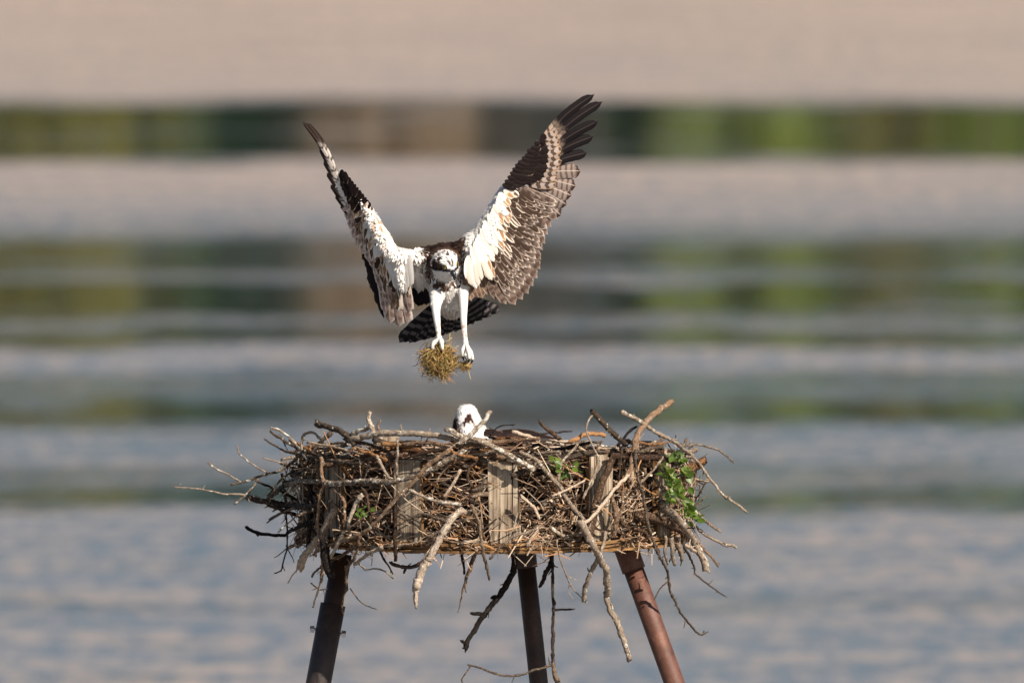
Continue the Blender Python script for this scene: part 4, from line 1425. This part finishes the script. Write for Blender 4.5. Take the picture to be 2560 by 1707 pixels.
W.row([(1292, 466), (1250, 555), (1226, 640)], [(1342, 505), (1310, 590), (1296, 660), (1262, 716)], 23, 14, 'scale', 2.6, "median_covert")
W.row([(1296, 466), (1256, 555), (1229, 640)], [(1355, 507), (1325, 585), (1309, 655), (1276, 722)], 22, 14, ['scale', 'scale_grey'], 2.2, "median_covert")
W.row([(1282, 468), (1245, 550), (1222, 636)], [(1320, 500), (1290, 580), (1276, 652), (1244, 704)], 22, 13, ['scale', 'scale', 'mottle'], 3.2, "median_covert")
W.row([(1272, 470), (1240, 545), (1220, 630)], [(1300, 495), (1272, 570), (1258, 640), (1232, 694)], 17, 16, ['rufous', 'rufous', 'scale', 'mottle'], 3.9, "lesser_covert")
W.row([(1260, 475), (1228, 545), (1205, 620)], [(1282, 498), (1256, 562), (1244, 630), (1222, 690)], 18, 17, ['white', 'cream', 'rufous', 'rufous'], 4.6, "lesser_covert")
W.row([(1248, 482), (1212, 556), (1178, 612)], [(1266, 500), (1242, 560), (1226, 630), (1206, 690)], 16, 18, ['white', 'white', 'cream'], 5.4, "lesser_covert")
W.row([(1168, 640), (1190, 636), (1210, 640)], [(1170, 706), (1188, 718), (1202, 712), (1224, 694)], 7, 20, ['cream', 'white'], 6.0, "axillary_feather", roll=.2)
W.row([(1280, 428), (1312, 398), (1340, 366)], [(1318, 466), (1352, 452), (1372, 425), (1373, 380), (1366, 352)], 12, 22, 'black', 3.6, "carpal_covert", jit=2.5)
W.row([(1262, 462), (1290, 415), (1326, 378)], [(1296, 470), (1328, 448), (1350, 412), (1352, 365)], 12, 20, ['black', 'black', 'black', 'blackmark'], 4.4, "carpal_covert", jit=2.5)
W.row([(1256, 462), (1282, 420), (1318, 378), (1352, 345)], [(1278, 468), (1308, 428), (1336, 392), (1362, 338)], 14, 14, ['black', 'black', 'black', 'blackmark'], 5.0, "carpal_covert", jit=1.8)

# bird's right wing (to the left in the photograph): seen nearly edge on
Wl = Wing("wing", (1035, 625), (-.65, -.758), (-.758, .65), -34, .55, .06, (-.42, .16, -.89))
Wl.row([(925, 590), (950, 630), (972, 690)], [(912, 640), (917, 668), (925, 708), (938, 742), (948, 776), (960, 798)], 10, 36, 'dorsal', -6, "secondary_feather", roll=-.1)
Wl.row([(1040, 716), (1062, 720)], [(1030, 756), (1048, 766), (1068, 766)], 4, 26, 'dorsal', -14, "tertial_feather", roll=0)  # black feathers added to stand in for shadow of inner wing and back
PR = [((851, 512), (900, 566)), ((838, 488), (892, 552)), ((826, 462), (882, 534)), ((817, 432), (874, 514)), ((809, 402), (866, 496)), ((799, 370), (858, 476)), ((788, 340), (850, 456)), ((769, 307), (842, 432)), ((757, 305), (836, 426))]
for i, (tip, root) in enumerate(PR):
    ly = -.5 + i * .28
    feather(Wl.q(np.array(root, float), ly - .4), Wl.q(np.array(tip, float), ly), 17 if i < 7 else 14, 'primary_pale', Wl.root, Wl.nrm + RNG.normal(0, .04, 3), "primary_feather", bow=.02, sweep=.02 if i < 7 else .05, roll=-.15, blunt=.7, rows=16)
LROOT = [(884, 470), (914, 518), (938, 575), (958, 630), (984, 690), (1004, 690)]
Wl.row(LROOT, [(856, 530), (872, 562), (878, 590), (893, 616), (908, 638), (928, 664), (946, 694), (957, 728), (962, 775), (978, 811), (1003, 820), (1020, 812)], 16, np.linspace(24, 38, 16), 'secondary_pink', 0, "secondary_feather", roll=-.12, jit=1.0, blunt=.9)
Wl.row([(890, 476), (918, 522), (942, 580), (962, 640), (990, 680), (1010, 680)], [(868, 530), (888, 584), (918, 640), (942, 682), (962, 730), (974, 768), (998, 788), (1021, 778)], 15, np.linspace(22, 34, 15), ['secondary_pink', 'tertial', 'mottle'], 1.0, "greater_covert", roll=-.15, blunt=.88)
Wl.row([(898, 486), (924, 530), (950, 595), (975, 650), (1008, 660)], [(880, 530), (906, 592), (936, 655), (960, 702), (990, 744), (1020, 742)], 16, 20, ['mottle', 'scale', 'rufous'], 1.9, "median_covert", roll=-.15)
Wl.row([(908, 494), (936, 550), (968, 620), (1008, 650)], [(892, 526), (920, 592), (944, 652), (968, 702), (996, 728), (1020, 730)], 15, 19, ['mottle', 'rufous', 'rufous', 'white'], 2.7, "lesser_covert", roll=-.15)
Wl.row([(918, 502), (948, 565), (975, 620)], [(902, 524), (930, 590), (956, 655), (978, 690)], 11, 18, ['rufous', 'white', 'white'], 3.6, "lesser_covert", roll=-.15)
Wl.row([(972, 634), (1000, 636), (1022, 636)], [(984, 704), (1002, 732), (1016, 736), (1023, 715)], 8, 22, 'white', 4.6, "axillary_feather", roll=-.1)
Wl.row([(852, 424), (882, 458), (910, 494)], [(838, 462), (852, 492), (868, 514), (884, 533)], 11, 15, 'white', .9, "primary_covert", roll=-.1, jit=1.2)
Wl.row([(856, 424), (886, 458), (914, 494), (926, 508)], [(850, 450), (858, 484), (872, 516), (886, 534), (906, 516)], 14, 16, ['black', 'black', 'blackmark'], 2.6, "carpal_covert", roll=-.12, jit=1.6)
Wl.row([(862, 428), (890, 462), (918, 496), (932, 520)], [(862, 452), (876, 486), (896, 512), (922, 526)], 12, 14, ['black', 'blackmark'], 3.4, "carpal_covert", roll=-.12, jit=1.6)

tail = empty_part("tail", osprey)
tt = np.linspace(0, 1, 12)
TT = lerp_poly([(998, 857), (1025, 858), (1052, 851), (1079, 846), (1102, 842), (1124, 833), (1146, 830), (1170, 817), (1193, 807), (1220, 795), (1250, 780)], tt)
TR = lerp_poly([(1112, 748), (1130, 756), (1146, 744)], tt)
for i in range(12):
    z = abs(i - 5.5)
    feather((TR[i][0], TR[i][1], 150 + z * 1.6), (TT[i][0], TT[i][1], 205 + z * 4), 36, 'tail', tail, (0, .35, -.94), "tail_feather", roll=.08 * (1 if i < 6 else -1), blunt=.86, rows=16)

# ------------------------------------------------------------------ nesting material in the talons
M_GRASS = NT("dry_grass_blade")
_c = M_GRASS.attr(); M_GRASS.base(_c, .7, .3)


def grass_clump(name, label, centre, rad, n, Lr, droop=.35):
    b_v, b_f, b_c, m0 = [], [], [], 0
    centre = np.array(centre, float); rad = np.array(rad, float)
    for i in range(n):
        p = norm(RNG.normal(0, 1, 3)) * RNG.random() ** .6 * rad * RNG.choice([.9, 1.0, 1.25], p=[.5, .38, .12]) + centre
        p[0] += .25 * (p[1] - centre[1]) * math.sin(i)
        rel = (p - centre) / rad
        d = norm(np.array([rel[1] * .5 + rel[0] * .55, rel[1] * .6 - rel[0] * .3 + droop, rel[2] * .4]) + RNG.normal(0, .65, 3))
        L = RNG.uniform(*Lr)
        bend = RNG.normal(0, .28, 3) * L
        pts = np.array([p - d * L * .5, p + bend * .5, p + d * L * .5])
        r = RNG.uniform(.5, 1.1)
        v, f, _ = tube(q2w(catmull(pts, 5)), np.array([r, r, r * .9, r * .7, r * .3]) / 1000, 4, cap=False)
        c = np.array([(.40, .26, .09), (.30, .20, .06), (.50, .35, .16), (.10, .07, .025), (.27, .14, .05), (.20, .17, .045)])[int(RNG.integers(6))] * RNG.uniform(.75, 1.25)
        b_v.append(v); b_f += [[j + m0 for j in q] for q in f]; b_c.append(np.tile(c, (len(v), 1))); m0 += len(v)
    o = build(name, np.vstack(b_v), b_f, M_GRASS.m, None, col=np.vstack(b_c))
    return o


gc = grass_clump("grass_clump", None, (1097, 901, -52), (47, 41, 38), 1500, (14, 50))
tag(gc, "ball of dry golden grass gripped in the flying osprey's talons", "grass clump")
gw = grass_clump("grass_wisp", None, (1161, 914, -58), (17, 12, 14), 120, (10, 30))
tag(gw, "small wisp of dry grass under the flying osprey's other foot", "grass wisp")
# root fibres that trail from the ball
b = Bag()
for i in range(34):
    x0 = RNG.normal(1112, 8); y0 = RNG.uniform(922, 936)
    pts = np.array([(x0, y0, -52), (x0 + RNG.normal(3, 4), y0 + RNG.uniform(8, 16), -52 + RNG.normal(0, 5)), (x0 + RNG.normal(6, 7), y0 + RNG.uniform(14, 30), -52 + RNG.normal(0, 8))])
    v, f, uv = tube(q2w(catmull(pts, 5)), np.array([.8, .7, .7, .6, .3]) / 1000, 4); b.add(v, f, uv, (.36, .20, .12))
for pts in ([(1095, 925, -60), (1082, 938, -62), (1071, 949, -64)], [(1126, 850, -56), (1124, 842, -56), (1125, 834, -56)], [(1138, 870, -56), (1146, 864, -56)], [(1170, 920, -58), (1173, 935, -58), (1177, 949, -58)], [(1112, 856, -60), (1122, 850, -62), (1130, 844, -62)]):
    v, f, uv = tube(q2w(catmull(np.array(pts, float), 6)), .0009, 5); b.add(v, f, uv, (.45, .36, .17))
b.build("trailing_fibres", M_GRASS.m, gc)["kind"] = "stuff"

# ------------------------------------------------------------------ the sitting osprey
sitter = empty("osprey", q2w(np.array([1250., 1180., -60.])))
tag(sitter, "sitting osprey with only its white hind head and dark back above the sticks", "bird")
D0 = -120.
SB = [
    [(1168, 1036, D0, 27), (1166, 1034, D0 - 8, 25), (1164, 1040, D0 + 14, 24)], [(1169, 1050, D0, 32)],
    [(1169, 1060, D0, 36), (1172, 1085, D0 + 4, 42), (1190, 1115, D0 + 20, 56), (1230, 1140, D0 + 40, 64)],
    [(1215, 1135, D0 + 30, 56), (1280, 1141, D0 + 40, 54), (1340, 1136, D0 + 50, 42), (1410, 1125, D0 + 60, 22)],
]
sc_, sn_, sf_ = body_mesh(SB, 3.2, 5)


def sitter_col(p):
    x, y, d = p.T
    n1, n2 = hashnoise(p, 8.0), hashnoise(p + 17, 4.0)
    col = np.tile(np.array((.82, .80, .785)), (len(p), 1))
    front = d < D0 + 6
    # nape mark, a ragged chevron
    cx, cy = x - 1172, y - 1034
    wdt = 5.0 + 3.0 * (n2 - .5) * 2
    legs = sstep(np.abs(np.abs(cx) - np.clip(cy, 0, 60) * .52), wdt, wdt - 3) * sstep(cy, -2, 3) * sstep(cy + (n1 - .5) * 12, 33, 26)
    spot = sstep(np.hypot(cx * 1.1, (cy - 9) * .75), 10, 6.5)
    col = blend(col, np.maximum(legs, spot) * front, (.045, .02, .015))
    # eye stripe running down the side of the neck
    st = sstep(x + (n2 - .5) * 12, 1150, 1142) * sstep(y, 1036, 1048)
    st2 = sstep(np.abs(x - 1150), 6.5, 4) * sstep(y, 1056, 1062) * sstep(n2, .3, .45)
    col = blend(col, np.maximum(st, st2), (.035, .019, .017))
    top = sstep(y, 1014, 1010) * sstep(n2, .48, .56) * .8
    col = blend(col, top, (.10, .06, .05))
    fleck = sstep(n1, .66, .74) * (y > 1052) * .5
    col = blend(col, fleck, (.45, .34, .28))
    mant = np.maximum(sstep(x + (n1 - .5) * 14, 1212, 1222), sstep(y + (n1 - .5) * 12, 1092, 1100))
    return blend(col, mant, (.018, .011, .011))


build("body", q2w(sc_), sf_, M_PLUME.m, sitter, col=sitter_col(sc_))
V, F, C = plumage(sc_, sn_, sf_, sitter_col, lambda p: np.where((p[:, 0] > 1215)[:, None], np.array([1., .25, .1]), np.array([.05, 1., .0])),
                  lambda p: np.where(p[:, 1] < 1085, 7., 18.), lambda p: np.where(p[:, 1] < 1085, 3.2, 8.), 9000, lift=.12, seed=4)
o = build("plumage", q2w(V), F, M_PLUME.m, sitter, col=C); o["kind"] = "stuff"
for sg, nm in ((1, "wing"),):
    wg = empty_part("wing", sitter)
    for i in range(9):
        a = (1225 + i * 9, 1084 + i * 2.2, D0 - 12 - i * 1.2)
        bq = (1345 + i * 11, 1081 + i * 3.6, D0 - 4 - i * 2.0)
        feather(a, bq, 24, 'mantle', wg, (.05, -.75, -.65), "flight_feather", bow=.06, roll=.1)
    for i in range(8):
        a = (1200 + i * 12, 1080 + i * 2.4, D0 - 18)
        feather(a, (a[0] + 52, a[1] + 4 + i, D0 - 22), 26, 'mantle', wg, (.05, -.6, -.8), "covert", bow=.08, roll=.12)
